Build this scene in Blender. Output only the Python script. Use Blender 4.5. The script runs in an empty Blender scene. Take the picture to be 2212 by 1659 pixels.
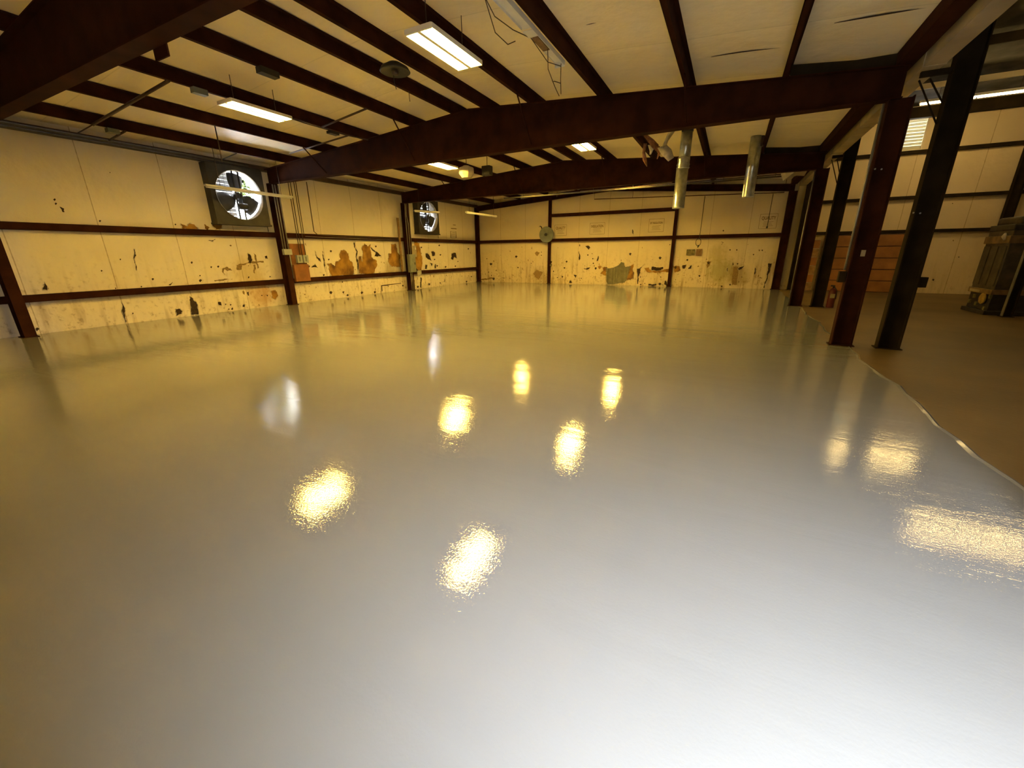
import bpy, bmesh, math, random, json
from mathutils import Vector, Matrix
rnd = random.Random(7)
scene = bpy.context.scene
C = scene.collection

# ------------------------------------------------------------ camera, sky, exposure
FPX, YAW, PITCH, ROLL = 869.535, 0.4806, -0.3140, 0.0097
cy_, sy_ = math.cos(YAW), math.sin(YAW); cp_, sp_ = math.cos(PITCH), math.sin(PITCH); cr_, sr_ = math.cos(ROLL), math.sin(ROLL)
RM = Matrix(((cy_, -sy_, 0), (sy_, cy_, 0), (0, 0, 1))) @ Matrix(((1, 0, 0), (0, cp_, -sp_), (0, sp_, cp_))) @ Matrix(((cr_, 0, sr_), (0, 1, 0), (-sr_, 0, cr_)))
cd = bpy.data.cameras.new('camera'); cam = bpy.data.objects.new('camera', cd); C.objects.link(cam)
cd.sensor_width = 36.0; cd.lens = FPX / 2212.0 * 36.0; cd.clip_start = 0.05; cd.clip_end = 200
X, Y, Z = RM.col[0], RM.col[2], -RM.col[1]
cam.matrix_world = Matrix(((X[0], Y[0], Z[0], 13.2019), (X[1], Y[1], Z[1], -2.7945), (X[2], Y[2], Z[2], 1.6024), (0, 0, 0, 1)))
scene.camera = cam
scene.cycles.diffuse_bounces = 6

SKY = 18.5
LAMP = 51.0
LAMP_COL = (1.0, 0.64, 0.12)
ANNEX_LAMP = 20.0
w = bpy.data.worlds.new('sky'); scene.world = w; w.use_nodes = True
bg = w.node_tree.nodes['Background']; bg.inputs[0].default_value = (0.86, 0.92, 1.0, 1); bg.inputs[1].default_value = SKY
vs = scene.view_settings
vs.view_transform = 'Standard'; vs.look = 'None'; vs.gamma = 1.0; vs.exposure = 2.2
try: vs.use_curve_mapping = False
except Exception: pass
# sky portal in the open loading door behind the camera
DX0, DX1, DZ, YF = 13.55, 15.0, 2.6, -3.05
ld = bpy.data.lights.new('door_sky_portal', 'AREA'); ld.shape = 'RECTANGLE'; ld.size = DX1 - DX0; ld.size_y = DZ
ld.cycles.is_portal = True
lo = bpy.data.objects.new('door_sky_portal', ld); C.objects.link(lo)
lo.location = ((DX0 + DX1) / 2, YF - 0.1, DZ / 2); lo.rotation_euler = (math.radians(90), 0, 0)

# ------------------------------------------------------------ materials
def mat(name, col, rough=0.6, metal=0.0, noise=0.0, nscale=6.0, col2=None, bump=0.0, bscale=40.0, spec=0.5, emit=None, estr=0.0):
    m = bpy.data.materials.new(name); m.use_nodes = True
    nt = m.node_tree; b = nt.nodes['Principled BSDF']
    b.inputs['Base Color'].default_value = (*col, 1); b.inputs['Roughness'].default_value = rough; b.inputs['Metallic'].default_value = metal
    b.inputs['Specular IOR Level'].default_value = spec
    if noise > 0 or col2 or bump > 0:
        tc = nt.nodes.new('ShaderNodeTexCoord')
    if noise > 0 or col2:
        n = nt.nodes.new('ShaderNodeTexNoise'); n.inputs['Scale'].default_value = nscale; n.inputs['Detail'].default_value = 8
        nt.links.new(tc.outputs['Object'], n.inputs['Vector'])
        r = nt.nodes.new('ShaderNodeValToRGB'); r.color_ramp.elements[0].position = 0.35; r.color_ramp.elements[1].position = 0.68
        c2 = col2 or tuple(c * (1 - noise) for c in col)
        r.color_ramp.elements[0].color = (*c2, 1); r.color_ramp.elements[1].color = (*col, 1)
        nt.links.new(n.outputs['Fac'], r.inputs['Fac']); nt.links.new(r.outputs['Color'], b.inputs['Base Color'])
    if bump > 0:
        n2 = nt.nodes.new('ShaderNodeTexNoise'); n2.inputs['Scale'].default_value = bscale; n2.inputs['Detail'].default_value = 3
        nt.links.new(tc.outputs['Object'], n2.inputs['Vector'])
        bp_ = nt.nodes.new('ShaderNodeBump'); bp_.inputs['Strength'].default_value = bump; bp_.inputs['Distance'].default_value = 0.01
        nt.links.new(n2.outputs['Fac'], bp_.inputs['Height']); nt.links.new(bp_.outputs['Normal'], b.inputs['Normal'])
    if emit:
        b.inputs['Emission Color'].default_value = (*emit, 1); b.inputs['Emission Strength'].default_value = estr
    return m

def N(nt, t, **k):
    n = nt.nodes.new(t)
    for a, v in k.items(): setattr(n, a, v)
    return n

def mathn(nt, op, a, b=None, c=None):
    n = N(nt, 'ShaderNodeMath', operation=op)
    for i, v in enumerate((a, b, c)):
        if v is None: continue
        if isinstance(v, (int, float)): n.inputs[i].default_value = v
        else: nt.links.new(v, n.inputs[i])
    return n.outputs[0]

def facing(name, col, dirty, axis, spacing, offset, lowdirt=0.5, seamcol=(0.30, 0.21, 0.10), blotch=0.35, mould=()):
    """white vinyl insulation facing: vertical seams, creases, grime and scuffs that grow towards the floor"""
    m = bpy.data.materials.new(name); m.use_nodes = True; nt = m.node_tree; L = nt.links
    b = nt.nodes['Principled BSDF']; b.inputs['Roughness'].default_value = 0.55; b.inputs['Specular IOR Level'].default_value = 0.25
    tc = N(nt, 'ShaderNodeTexCoord'); sp = N(nt, 'ShaderNodeSeparateXYZ'); L.new(tc.outputs['Object'], sp.inputs[0])
    n1 = N(nt, 'ShaderNodeTexNoise'); n1.inputs['Scale'].default_value = 0.9; n1.inputs['Detail'].default_value = 6; L.new(tc.outputs['Object'], n1.inputs['Vector'])
    n2 = N(nt, 'ShaderNodeTexNoise'); n2.inputs['Scale'].default_value = 9.0; n2.inputs['Detail'].default_value = 10; n2.inputs['Roughness'].default_value = 0.65; L.new(tc.outputs['Object'], n2.inputs['Vector'])
    # stretched drips
    mp = N(nt, 'ShaderNodeMapping'); mp.inputs['Scale'].default_value = (7, 7, 0.9); L.new(tc.outputs['Object'], mp.inputs['Vector'])
    n3 = N(nt, 'ShaderNodeTexNoise'); n3.inputs['Scale'].default_value = 1.0; n3.inputs['Detail'].default_value = 5; L.new(mp.outputs[0], n3.inputs['Vector'])
    mix1 = N(nt, 'ShaderNodeMixRGB'); mix1.inputs[1].default_value = (*col, 1); mix1.inputs[2].default_value = (*dirty, 1)
    f = mathn(nt, 'MULTIPLY', mathn(nt, 'SUBTRACT', n1.outputs['Fac'], 0.42), blotch * 2.2); L.new(mathn(nt, 'MAXIMUM', f, 0.0), mix1.inputs[0])
    # height dirt
    h = mathn(nt, 'SUBTRACT', 1.0, mathn(nt, 'DIVIDE', sp.outputs['Z'], 1.9)); h = mathn(nt, 'MAXIMUM', h, 0.0); h = mathn(nt, 'MINIMUM', h, 1.0)
    sc = mathn(nt, 'MULTIPLY', mathn(nt, 'MAXIMUM', mathn(nt, 'SUBTRACT', n2.outputs['Fac'], 0.55), 0.0), 7.0)
    dr = mathn(nt, 'MULTIPLY', mathn(nt, 'MAXIMUM', mathn(nt, 'SUBTRACT', n3.outputs['Fac'], 0.52), 0.0), 4.0)
    dirt = mathn(nt, 'MINIMUM', mathn(nt, 'MULTIPLY', mathn(nt, 'MULTIPLY', mathn(nt, 'ADD', sc, dr), h), lowdirt), 0.8)
    mix2 = N(nt, 'ShaderNodeMixRGB'); L.new(dirt, mix2.inputs[0]); L.new(mix1.outputs[0], mix2.inputs[1]); mix2.inputs[2].default_value = (0.28, 0.19, 0.09, 1)
    for (c_, r_, mc) in mould:      # mildew and smoke marks: soft patches broken up by noise
        vd = N(nt, 'ShaderNodeVectorMath', operation='DISTANCE'); L.new(tc.outputs['Object'], vd.inputs[0]); vd.inputs[1].default_value = c_
        mk = mathn(nt, 'MAXIMUM', mathn(nt, 'SUBTRACT', 1.0, mathn(nt, 'DIVIDE', vd.outputs['Value'], r_)), 0.0)
        mk = mathn(nt, 'MINIMUM', mathn(nt, 'MULTIPLY', mathn(nt, 'MULTIPLY', mk, 2.0), mathn(nt, 'ADD', mathn(nt, 'MULTIPLY', n2.outputs['Fac'], 1.1), mathn(nt, 'SUBTRACT', n3.outputs['Fac'], 0.5))), 0.6)
        mm = N(nt, 'ShaderNodeMixRGB'); L.new(mk, mm.inputs[0]); L.new(mix2.outputs[0], mm.inputs[1]); mm.inputs[2].default_value = (*mc, 1); mix2 = mm
    # seams
    co = sp.outputs[axis]
    fr = mathn(nt, 'FRACT', mathn(nt, 'DIVIDE', mathn(nt, 'SUBTRACT', co, offset), spacing))
    near = mathn(nt, 'MINIMUM', fr, mathn(nt, 'SUBTRACT', 1.0, fr))
    seam = mathn(nt, 'LESS_THAN', near, 0.006)
    seamn = mathn(nt, 'MULTIPLY', seam, mathn(nt, 'MINIMUM', mathn(nt, 'MULTIPLY', n2.outputs['Fac'], 1.2), 0.75))
    mix3 = N(nt, 'ShaderNodeMixRGB'); L.new(seamn, mix3.inputs[0]); L.new(mix2.outputs[0], mix3.inputs[1]); mix3.inputs[2].default_value = (*seamcol, 1)
    L.new(mix3.outputs[0], b.inputs['Base Color'])
    # bump: creases + seam groove
    n4 = N(nt, 'ShaderNodeTexNoise'); n4.inputs['Scale'].default_value = 2.2; n4.inputs['Detail'].default_value = 4; L.new(tc.outputs['Object'], n4.inputs['Vector'])
    g = mathn(nt, 'MINIMUM', mathn(nt, 'MULTIPLY', near, 12.0), 1.0)
    hh = mathn(nt, 'ADD', mathn(nt, 'MULTIPLY', n4.outputs['Fac'], 1.6), mathn(nt, 'MULTIPLY', g, 0.35))
    bu = N(nt, 'ShaderNodeBump'); bu.inputs['Strength'].default_value = 0.45; bu.inputs['Distance'].default_value = 0.05
    L.new(hh, bu.inputs['Height']); L.new(bu.outputs['Normal'], b.inputs['Normal'])
    return m

M = {}
M['steel'] = mat('red_oxide_steel', (0.046, 0.014, 0.006), 0.75, noise=0.45, nscale=3.0, spec=0.05)
M['steel2'] = mat('dark_primer_steel', (0.032, 0.022, 0.010), 0.75, noise=0.4, nscale=3.0, spec=0.06)
M['wall_l'] = facing('facing_left', (0.78, 0.70, 0.58), (0.60, 0.50, 0.34), 1, 1.53, 0.24, 0.7, mould=(((-0.15, 5.3, 0.45), 0.55, (0.45, 0.24, 0.08)), ((-0.15, 5.0, 1.1), 0.6, (0.52, 0.40, 0.18)), ((-0.15, 11.3, 1.0), 0.5, (0.30, 0.22, 0.10))))
M['wall_f'] = facing('facing_far', (0.66, 0.56, 0.38), (0.46, 0.36, 0.20), 0, 1.535, 1.48, 1.1, mould=(((12.9, 18.48, 0.75), 0.75, (0.26, 0.24, 0.07)), ((13.6, 18.48, 0.55), 0.55, (0.30, 0.22, 0.07)), ((3.9, 18.48, 0.4), 0.6, (0.30, 0.22, 0.09)), ((12.7, 18.48, 1.5), 0.5, (0.40, 0.33, 0.14))))
M['wall_a'] = facing('facing_annex', (0.66, 0.54, 0.34), (0.50, 0.38, 0.20), 0, 1.83, 0.4, 0.35)
M['ceil'] = facing('facing_roof', (0.86, 0.76, 0.56), (0.74, 0.61, 0.40), 1, 1.72, 1.35, 0.0, seamcol=(0.66, 0.58, 0.42), blotch=0.3)
M['ceil_a'] = mat('grimy_deck', (0.13, 0.12, 0.095), 0.85, noise=0.6, nscale=1.5, spec=0.1)
M['strip'] = mat('valley_facing', (0.55, 0.45, 0.30), 0.6, noise=0.3, nscale=2)
M['fib'] = mat('glass_fibre', (0.40, 0.22, 0.04), 0.95, nscale=3.2, col2=(0.13, 0.06, 0.015), bump=0.8, bscale=30)
M['dark'] = mat('torn_hole', (0.055, 0.030, 0.016), 0.95, noise=0.6, nscale=20)
M['stain'] = mat('rub_stain', (0.30, 0.20, 0.08), 0.9, noise=0.4, nscale=25)
M['flap'] = mat('facing_back', (0.62, 0.55, 0.42), 0.6, noise=0.35, nscale=12)
M['sheet'] = mat('galvanised_sheet', (0.42, 0.42, 0.36), 0.45, metal=0.35, noise=0.35, nscale=5)
M['sheet_old'] = mat('old_wall_sheet', (0.20, 0.19, 0.11), 0.6, metal=0.1, noise=0.35, nscale=7)
M['galv'] = mat('galvanised_duct', (0.60, 0.62, 0.56), 0.30, metal=0.85, noise=0.35, nscale=9, bump=0.15, bscale=12)
M['conduit'] = mat('conduit', (0.30, 0.28, 0.24), 0.45, metal=0.5, noise=0.3)
M['conduit_d'] = mat('dark_pipe', (0.085, 0.050, 0.030), 0.55, metal=0.2, noise=0.3)
M['pipe_g'] = mat('grey_pipe', (0.11, 0.095, 0.07), 0.8, metal=0.0, noise=0.3)
M['box_g'] = mat('grey_enamel', (0.20, 0.22, 0.19), 0.5, noise=0.25)
M['box_l'] = mat('light_enamel', (0.40, 0.42, 0.38), 0.5, noise=0.2)
M['box_t'] = mat('tan_enamel', (0.34, 0.29, 0.19), 0.55, noise=0.25)
M['black'] = mat('black_iron', (0.020, 0.018, 0.016), 0.5, noise=0.3)
M['blade'] = mat('fan_blade', (0.055, 0.055, 0.055), 0.45, metal=0.3, noise=0.4)
M['fanbox'] = mat('fan_housing', (0.045, 0.038, 0.032), 0.5, noise=0.5, nscale=4)
M['fanring'] = mat('fan_ring', (0.55, 0.52, 0.46), 0.35, metal=0.5, noise=0.3)
M['louver'] = mat('louver_blade', (0.34, 0.33, 0.32), 0.4, metal=0.3, noise=0.3)
M['louver_c'] = mat('louvre_slat', (0.62, 0.62, 0.50), 0.4)
M['white'] = mat('white_enamel', (0.78, 0.76, 0.70), 0.4, noise=0.1)
M['shade'] = mat('lamp_shade', (0.66, 0.58, 0.40), 0.4, noise=0.2)
M['offtube'] = mat('dead_tube', (0.85, 0.84, 0.80), 0.3)
M['board'] = mat('orange_board', (0.30, 0.115, 0.030), 0.7, noise=0.35, nscale=4)
M['door'] = mat('orange_door', (0.36, 0.15, 0.035), 0.6, noise=0.35, nscale=2.5)
M['doorgap'] = mat('door_joint', (0.08, 0.035, 0.012), 0.7)
M['timber'] = mat('timber', (0.33, 0.19, 0.07), 0.7, noise=0.4, nscale=8)
M['mach'] = mat('grimy_cabinet', (0.085, 0.062, 0.036), 0.6, noise=0.6, nscale=5)
M['mach2'] = mat('rusty_band', (0.22, 0.13, 0.05), 0.6, noise=0.5, nscale=6)
M['mach3'] = mat('black_base', (0.030, 0.024, 0.018), 0.6, noise=0.6, nscale=9)
M['mylw'] = mat('yellow_disc', (0.42, 0.27, 0.05), 0.6, noise=0.4, nscale=12)
M['red'] = mat('red_enamel', (0.12, 0.012, 0.008), 0.4, noise=0.2)
M['ink'] = mat('faded_ink', (0.20, 0.13, 0.05), 0.8)
M['paper'] = mat('old_sign', (0.24, 0.21, 0.08), 0.7, noise=0.6, nscale=14)
M['paper2'] = mat('old_plate', (0.25, 0.14, 0.06), 0.7, noise=0.4, nscale=14)
M['tube'] = mat('lit_tube', (1, 1, 1), 0.5, emit=LAMP_COL, estr=LAMP)
M['tube_a'] = mat('lit_tube_annex', (1, 1, 1), 0.5, emit=(1.0, 0.68, 0.24), estr=ANNEX_LAMP)
M['refl'] = mat('fixture_reflector', (0.85, 0.80, 0.62), 0.35)
M['leaf'] = mat('leaf', (0.050, 0.075, 0.006), 0.6, noise=0.5, nscale=6)
M['bark'] = mat('bark', (0.10, 0.07, 0.04), 0.8)
M['grass'] = mat('outside_ground', (0.22, 0.22, 0.20), 0.9, noise=0.3)
M['beam_lit'] = mat('lit_cream_beam', (0.75, 0.62, 0.36), 0.5)  # cream base colour stands in for the strip light falling on this purlin

def floor_epoxy():
    m = bpy.data.materials.new('grey_epoxy'); m.use_nodes = True; nt = m.node_tree; L = nt.links
    b = nt.nodes['Principled BSDF']
    tc = N(nt, 'ShaderNodeTexCoord')
    n1 = N(nt, 'ShaderNodeTexNoise'); n1.inputs['Scale'].default_value = 0.35; n1.inputs['Detail'].default_value = 5; L.new(tc.outputs['Object'], n1.inputs['Vector'])
    r = N(nt, 'ShaderNodeValToRGB'); r.color_ramp.elements[0].position = 0.3; r.color_ramp.elements[1].position = 0.7
    r.color_ramp.elements[0].color = (0.20, 0.20, 0.195, 1); r.color_ramp.elements[1].color = (0.235, 0.235, 0.23, 1)
    L.new(n1.outputs['Fac'], r.inputs['Fac']); L.new(r.outputs[0], b.inputs['Base Color'])
    b.inputs['Roughness'].default_value = 0.10; b.inputs['Specular IOR Level'].default_value = 0.5; b.inputs['IOR'].default_value = 1.5
    nr = N(nt, 'ShaderNodeTexNoise'); nr.inputs['Scale'].default_value = 0.8; nr.inputs['Detail'].default_value = 4; L.new(tc.outputs['Object'], nr.inputs['Vector'])
    L.new(mathn(nt, 'ADD', mathn(nt, 'MULTIPLY', nr.outputs['Fac'], 0.02), 0.0), b.inputs['Roughness'])
    n2 = N(nt, 'ShaderNodeTexNoise'); n2.inputs["Scale"].default_value = 70; n2.inputs['Detail'].default_value = 2; L.new(tc.outputs['Object'], n2.inputs['Vector'])
    n3 = N(nt, 'ShaderNodeTexNoise'); n3.inputs['Scale'].default_value = 1.6; n3.inputs['Detail'].default_value = 3; L.new(tc.outputs['Object'], n3.inputs['Vector'])
    mp = N(nt, 'ShaderNodeMapping'); mp.inputs['Scale'].default_value = (0.45, 2.6, 1); mp.inputs['Rotation'].default_value = (0, 0, 0.35); L.new(tc.outputs['Object'], mp.inputs['Vector'])
    n5 = N(nt, 'ShaderNodeTexNoise'); n5.inputs['Scale'].default_value = 1.0; n5.inputs['Detail'].default_value = 4; n5.inputs['Distortion'].default_value = 0.6; L.new(mp.outputs[0], n5.inputs['Vector'])
    hh = mathn(nt, 'ADD', mathn(nt, 'MULTIPLY', n5.outputs['Fac'], 0.5), mathn(nt, 'MULTIPLY', n2.outputs["Fac"], 0.055), 0.0)
    bu = N(nt, 'ShaderNodeBump'); bu.inputs['Strength'].default_value = 0.5; bu.inputs['Distance'].default_value = 0.02
    L.new(hh, bu.inputs['Height']); L.new(bu.outputs['Normal'], b.inputs['Normal'])
    return m
M['epoxy'] = floor_epoxy()
M['concrete'] = mat('bare_concrete', (0.17, 0.112, 0.045), 0.5, noise=0.35, nscale=0.7, bump=0.2, bscale=18, spec=0.3)

# ------------------------------------------------------------ mesh helpers
class MB:
    def __init__(s): s.bm = bmesh.new()
    def box(s, x0, x1, y0, y1, z0, z1, mi=0):
        v = [s.bm.verts.new((x, y, z)) for x in (x0, x1) for y in (y0, y1) for z in (z0, z1)]
        for f in ((0, 1, 3, 2), (4, 6, 7, 5), (0, 4, 5, 1), (2, 3, 7, 6), (0, 2, 6, 4), (1, 5, 7, 3)):
            s.bm.faces.new([v[i] for i in f]).material_index = mi
        return s
    def prism(s, pts, d):          # closed polygon of 3-D points extruded by vector d
        d = Vector(d); a = [s.bm.verts.new(p) for p in pts]; b = [s.bm.verts.new(Vector(p) + d) for p in pts]
        n = len(pts); s.bm.faces.new(a); s.bm.faces.new(b[::-1])
        for i in range(n): s.bm.faces.new((a[i], b[i], b[(i + 1) % n], a[(i + 1) % n]))
        return s
    def tube(s, pts, r, n=10, cap=True):
        pts = [Vector(p) for p in pts]; rings = []
        for i, p in enumerate(pts):
            t = (pts[min(i + 1, len(pts) - 1)] - pts[max(i - 1, 0)]).normalized()
            u = t.cross(Vector((0.13, 0.21, 1))); u = (u if u.length > 0.1 else t.cross(Vector((1, 0, 0)))).normalized(); q = t.cross(u).normalized()
            rr = r[i] if isinstance(r, (list, tuple)) else r
            rings.append([s.bm.verts.new(p + u * (rr * math.cos(a)) + q * (rr * math.sin(a))) for a in [2 * math.pi * k / n for k in range(n)]])
        for a, b in zip(rings, rings[1:]):
            for k in range(n):
                f = s.bm.faces.new((a[k], a[(k + 1) % n], b[(k + 1) % n], b[k])); f.smooth = True
        if cap: s.bm.faces.new(rings[0][::-1]); s.bm.faces.new(rings[-1])
        return s
    def lathe(s, prof, c, axis='z', n=24):   # prof: (r, h)
        c = Vector(c); rings = []
        for r, h in prof:
            ring = []
            for k in range(n):
                a = 2 * math.pi * k / n; x, y = r * math.cos(a), r * math.sin(a)
                p = {'z': (x, y, h), 'x': (h, x, y), 'y': (x, h, y)}[axis]
                ring.append(s.bm.verts.new(c + Vector(p)))
            rings.append(ring)
        for a, b in zip(rings, rings[1:]):
            for k in range(n):
                f = s.bm.faces.new((a[k], a[(k + 1) % n], b[(k + 1) % n], b[k])); f.smooth = n > 9
        for ring in (rings[0], rings[-1]):
            try: s.bm.faces.new(ring)
            except Exception: pass
        return s
    def build(s, name, m, parent=None, bevel=0.0):
        bmesh.ops.remove_doubles(s.bm, verts=s.bm.verts, dist=1e-5)
        bmesh.ops.recalc_face_normals(s.bm, faces=s.bm.faces)
        me = bpy.data.meshes.new(name); s.bm.to_mesh(me); s.bm.free()
        o = bpy.data.objects.new(name, me); C.objects.link(o)
        for q in (m if isinstance(m, (list, tuple)) else [m]): me.materials.append(q)
        if parent is not None:
            o.parent = parent
            o.matrix_parent_inverse = Matrix.Translation(-parent.location) if parent.type == 'EMPTY' else Matrix.Identity(4)
        if bevel:
            bv = o.modifiers.new('bevel', 'BEVEL'); bv.width = bevel; bv.segments = 2; bv.limit_method = 'ANGLE'
        return o

def tag(o, label, cat, group=None):
    o['label'] = label; o['category'] = cat
    if group: o['group'] = group
    return o
def struct(o): o['kind'] = 'structure'; return o
def thing(name, loc, label, cat, group=None):
    o = bpy.data.objects.new(name, None); o.empty_display_size = 0.1; o.location = loc; C.objects.link(o)
    return tag(o, label, cat, group)

W, FY = 15.14, (0.0, 6.13, 12.19, 18.37)
WX, WY = -0.15, 18.5            # skins of the left and the far wall
def zr(x): return 4.15 + 0.07 * min(x, W - x)   # underside of the purlins
# ------------------------------------------------------------ setting: floor, walls, ceilings
edge = [(15.22 + 0.035 * math.sin(y * 2.3) + 0.02 * math.sin(y * 7.1 + 1), y) for y in [YF + 0.35 * i for i in range(63)]]
edge[-1] = (15.22, WY + .16)
m = MB()
vs_ = [m.bm.verts.new((x, y, 0)) for x, y in edge]; lf = [m.bm.verts.new((-0.3, y, 0)) for x, y in edge]
for i in range(len(edge) - 1): m.bm.faces.new((lf[i], vs_[i], vs_[i + 1], lf[i + 1]))
floor = struct(m.build('floor', M['epoxy']))
m = MB()
vs_ = [m.bm.verts.new((x + 0.0, y, 0)) for x, y in edge]; rt = [m.bm.verts.new((24.2, y, 0.0)) for x, y in edge]
for i in range(len(edge) - 1): m.bm.faces.new((vs_[i], rt[i], rt[i + 1], vs_[i + 1]))
fl2 = m.build('bare_concrete_floor', M['concrete'], floor)
m = MB()   # feathered lip where the coating ends
for i in range(len(edge) - 1):
    (x0, y0), (x1, y1) = edge[i], edge[i + 1]
    if y0 > 12.0: continue
    a = 0.02 + 0.02 * rnd.random()
    m.prism([(x0 - a, y0, 0.0), (x0, y0, 0.006), (x0 + 0.02, y0, 0.0)], (x1 - x0, y1 - y0, 0))
m.build('coating_lip', M['epoxy'], floor)
struct(MB().box(-30, 45, -40, YF - .11, -0.12, -0.02).build('ground', M['grass']))
t = thing('sky_block_building', (15, -10.5, 0), 'dark building behind the camera, added unseen to block the low sky', 'building')  # unseen block added to cut off low sky and bound the daylight pool
MB().box(-12, 42, -16, -10, -.02, 4.5).build('wall', M['mach'], t)
m = MB(); m.prism([(-12.3, -16.3, 4.5), (-12.3, -9.8, 4.5), (-12.3, -13, 4.9)], (54.6, 0, 0)); m.build('roof', M['mach'], t)

def skin_grid(us, vs_, fn, hole, mt, name, parent=None, smooth=True):
    m = MB(); g = {}
    for i, u in enumerate(us):
        for j, v in enumerate(vs_): g[i, j] = m.bm.verts.new(fn(u, v))
    for i in range(len(us) - 1):
        for j in range(len(vs_) - 1):
            uc, vc = (us[i] + us[i + 1]) / 2, (vs_[j] + vs_[j + 1]) / 2
            if any(a < uc < b and c < vc < d for a, b, c, d in hole): continue
            f = m.bm.faces.new((g[i, j], g[i + 1, j], g[i + 1, j + 1], g[i, j + 1])); f.smooth = smooth
    o = m.build(name, mt, parent); return o
def frange(a, b, n): return [a + (b - a) * i / n for i in range(n + 1)]
def pillow(v, stops):
    for a, b in zip(stops, stops[1:]):
        if a <= v <= b: return math.sin(math.pi * (v - a) / (b - a))
    return 0
# left wall, openings for the two fans
FAN1 = (4.27, 5.83, 2.52, 4.06); FAN2 = (13.03, 14.57, 2.55, 4.02)
ys = sorted(set([round(v, 3) for v in frange(YF, WY, 110)] + [FAN1[0] + .12, FAN1[1] - .12, FAN2[0] + .12, FAN2[1] - .12]))
zs = sorted(set([round(v, 3) for v in frange(0, 4.36, 30)] + [FAN1[2] + .12, FAN1[3] - .12, FAN2[2] + .12, FAN2[3] - .12]))
hl = [(FAN1[0] + .12, FAN1[1] - .12, FAN1[2] + .12, FAN1[3] - .12), (FAN2[0] + .12, FAN2[1] - .12, FAN2[2] + .12, FAN2[3] - .12)]
lw = struct(skin_grid(ys, zs, lambda y, z: (WX + 0.035 * pillow(z, (0.0, 0.77, 2.24, 4.36)) * (0.7 + 0.3 * math.sin(y * 2.05 + 0.4)), y, z), hl, M['wall_l'], 'wall_left'))
sh = MB()     # outer sheet with the same openings
for (a, b, c, d) in ((YF, hl[0][0], 0, 4.5), (hl[0][1], hl[1][0], 0, 4.5), (hl[1][1], WY + .2, 0, 4.5)): sh.box(-0.34, -0.30, a, b, c, d)
for h in hl: sh.box(-0.34, -0.30, h[0], h[1], 0, h[2]); sh.box(-0.34, -0.30, h[0], h[1], h[3], 4.5)
sh.build('outer_sheet', M['sheet'], lw)
# far wall of the hall
wb = struct(skin_grid(frange(WX - .15, 15.45, 90), frange(0, 4.95, 30), lambda x, z: (x, WY - 0.03 * pillow(z, (0.0, 2.24, 3.46, 4.95)) * (0.7 + 0.3 * math.sin(x * 2.05)), z), [], M['wall_f'], 'wall_back'))
MB().box(-0.35, 24.3, WY + 0.1, WY + 0.14, -.1, 4.97).build('outer_sheet', M['sheet'], wb)
LV = (17.98, 18.72, 5.04, 5.98)
xs = sorted(set([round(v, 3) for v in frange(15.45, 24.2, 50)] + [LV[0], LV[1]])); zz = sorted(set([round(v, 3) for v in frange(-.02, 6.52, 30)] + [LV[2], LV[3]]))
wa = struct(skin_grid(xs, zz, lambda x, z: (x, WY - 0.03 * pillow(z, (0.0, 2.25, 3.42, 4.93, 6.4)) * (0.7 + 0.3 * math.sin(x * 2.05)), z), [LV], M['wall_a'], 'wall_annex'))
struct(MB().box(24.2, 24.3, -3.5, WY + .2, 0, 6.6).build('wall_right', M['wall_a']))
# wall behind the camera with the open loading door
wf = MB()
wf.box(-0.4, DX0, YF - .1, YF, 0, 6.6); wf.box(DX1, 24.3, YF - .1, YF, 0, 6.6); wf.box(DX0, DX1, YF - .1, YF, DZ, 6.6)
struct(wf.build('wall_front', M['wall_f']))
# roof lining sagging softly between the purlins
PX = [1.10, 2.74, 4.34, 5.92, 7.15, 7.95, 9.09, 10.57, 12.14, 13.62]
stops = [-0.3] + PX + [15.05]
def zc(x, y):
    s = 0
    for a, b in zip(stops, stops[1:]):
        if a <= x <= b: s = math.sin(math.pi * (x - a) / (b - a)) * min(1, (b - a) / 1.2)
    e = 0.5 + 0.5 * math.sin(y * 3.65 + 0.6 * math.sin(x * 1.3))
    return zr(x) + 0.205 - 0.0 * s + 0.035 * s * (0.3 + 0.7 * e)
xs = sorted(set([round(v, 3) for v in frange(-0.34, 15.5, 130)] + PX))
ce = struct(skin_grid(xs, frange(-3.4, WY + .15, 120), lambda x, y: (x, y, zc(x, y)), [], M['ceil'], 'ceiling'))
rs = MB(); rs.prism([(-0.5, -3.5, 4.50), (7.57, -3.5, 5.05), (15.5, -3.5, 4.50), (15.5, -3.5, 4.55), (7.57, -3.5, 5.12), (-0.5, -3.5, 4.56)], (0, 22.3, 0)); rs.build('roof_sheet', M['sheet'], ce)
m = MB(); m.prism([(15.28, YF, 4.08), (15.52, YF, 4.08), (15.52, YF, 4.34), (15.28, YF, 4.34)], (0, 21.8, 0))
for y in (0.5, 3.3, 6.0, 9.4, 12.1, 15.0): m.box(15.27, 15.53, y, y + 0.02, 4.072, 4.34)
struct(m.build('trim_valley', M['strip']))
struct(MB().box(15.50, 15.54, YF, WY, 4.34, 6.6).build('wall_clerestory', M['wall_a']))
m = MB(); g = {}
ysa = frange(-3.4, WY + .15, 90)
ca = struct(skin_grid(frange(15.5, 24.3, 20), ysa, lambda x, y: (x, y, 6.42 - 0.02 * abs(math.sin(y * 2.1))), [], M['ceil_a'], 'ceiling_annex'))
MB().box(15.4, 24.4, -3.5, WY + .3, 6.5, 6.55).build('roof_sheet', M['sheet'], ca)

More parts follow.
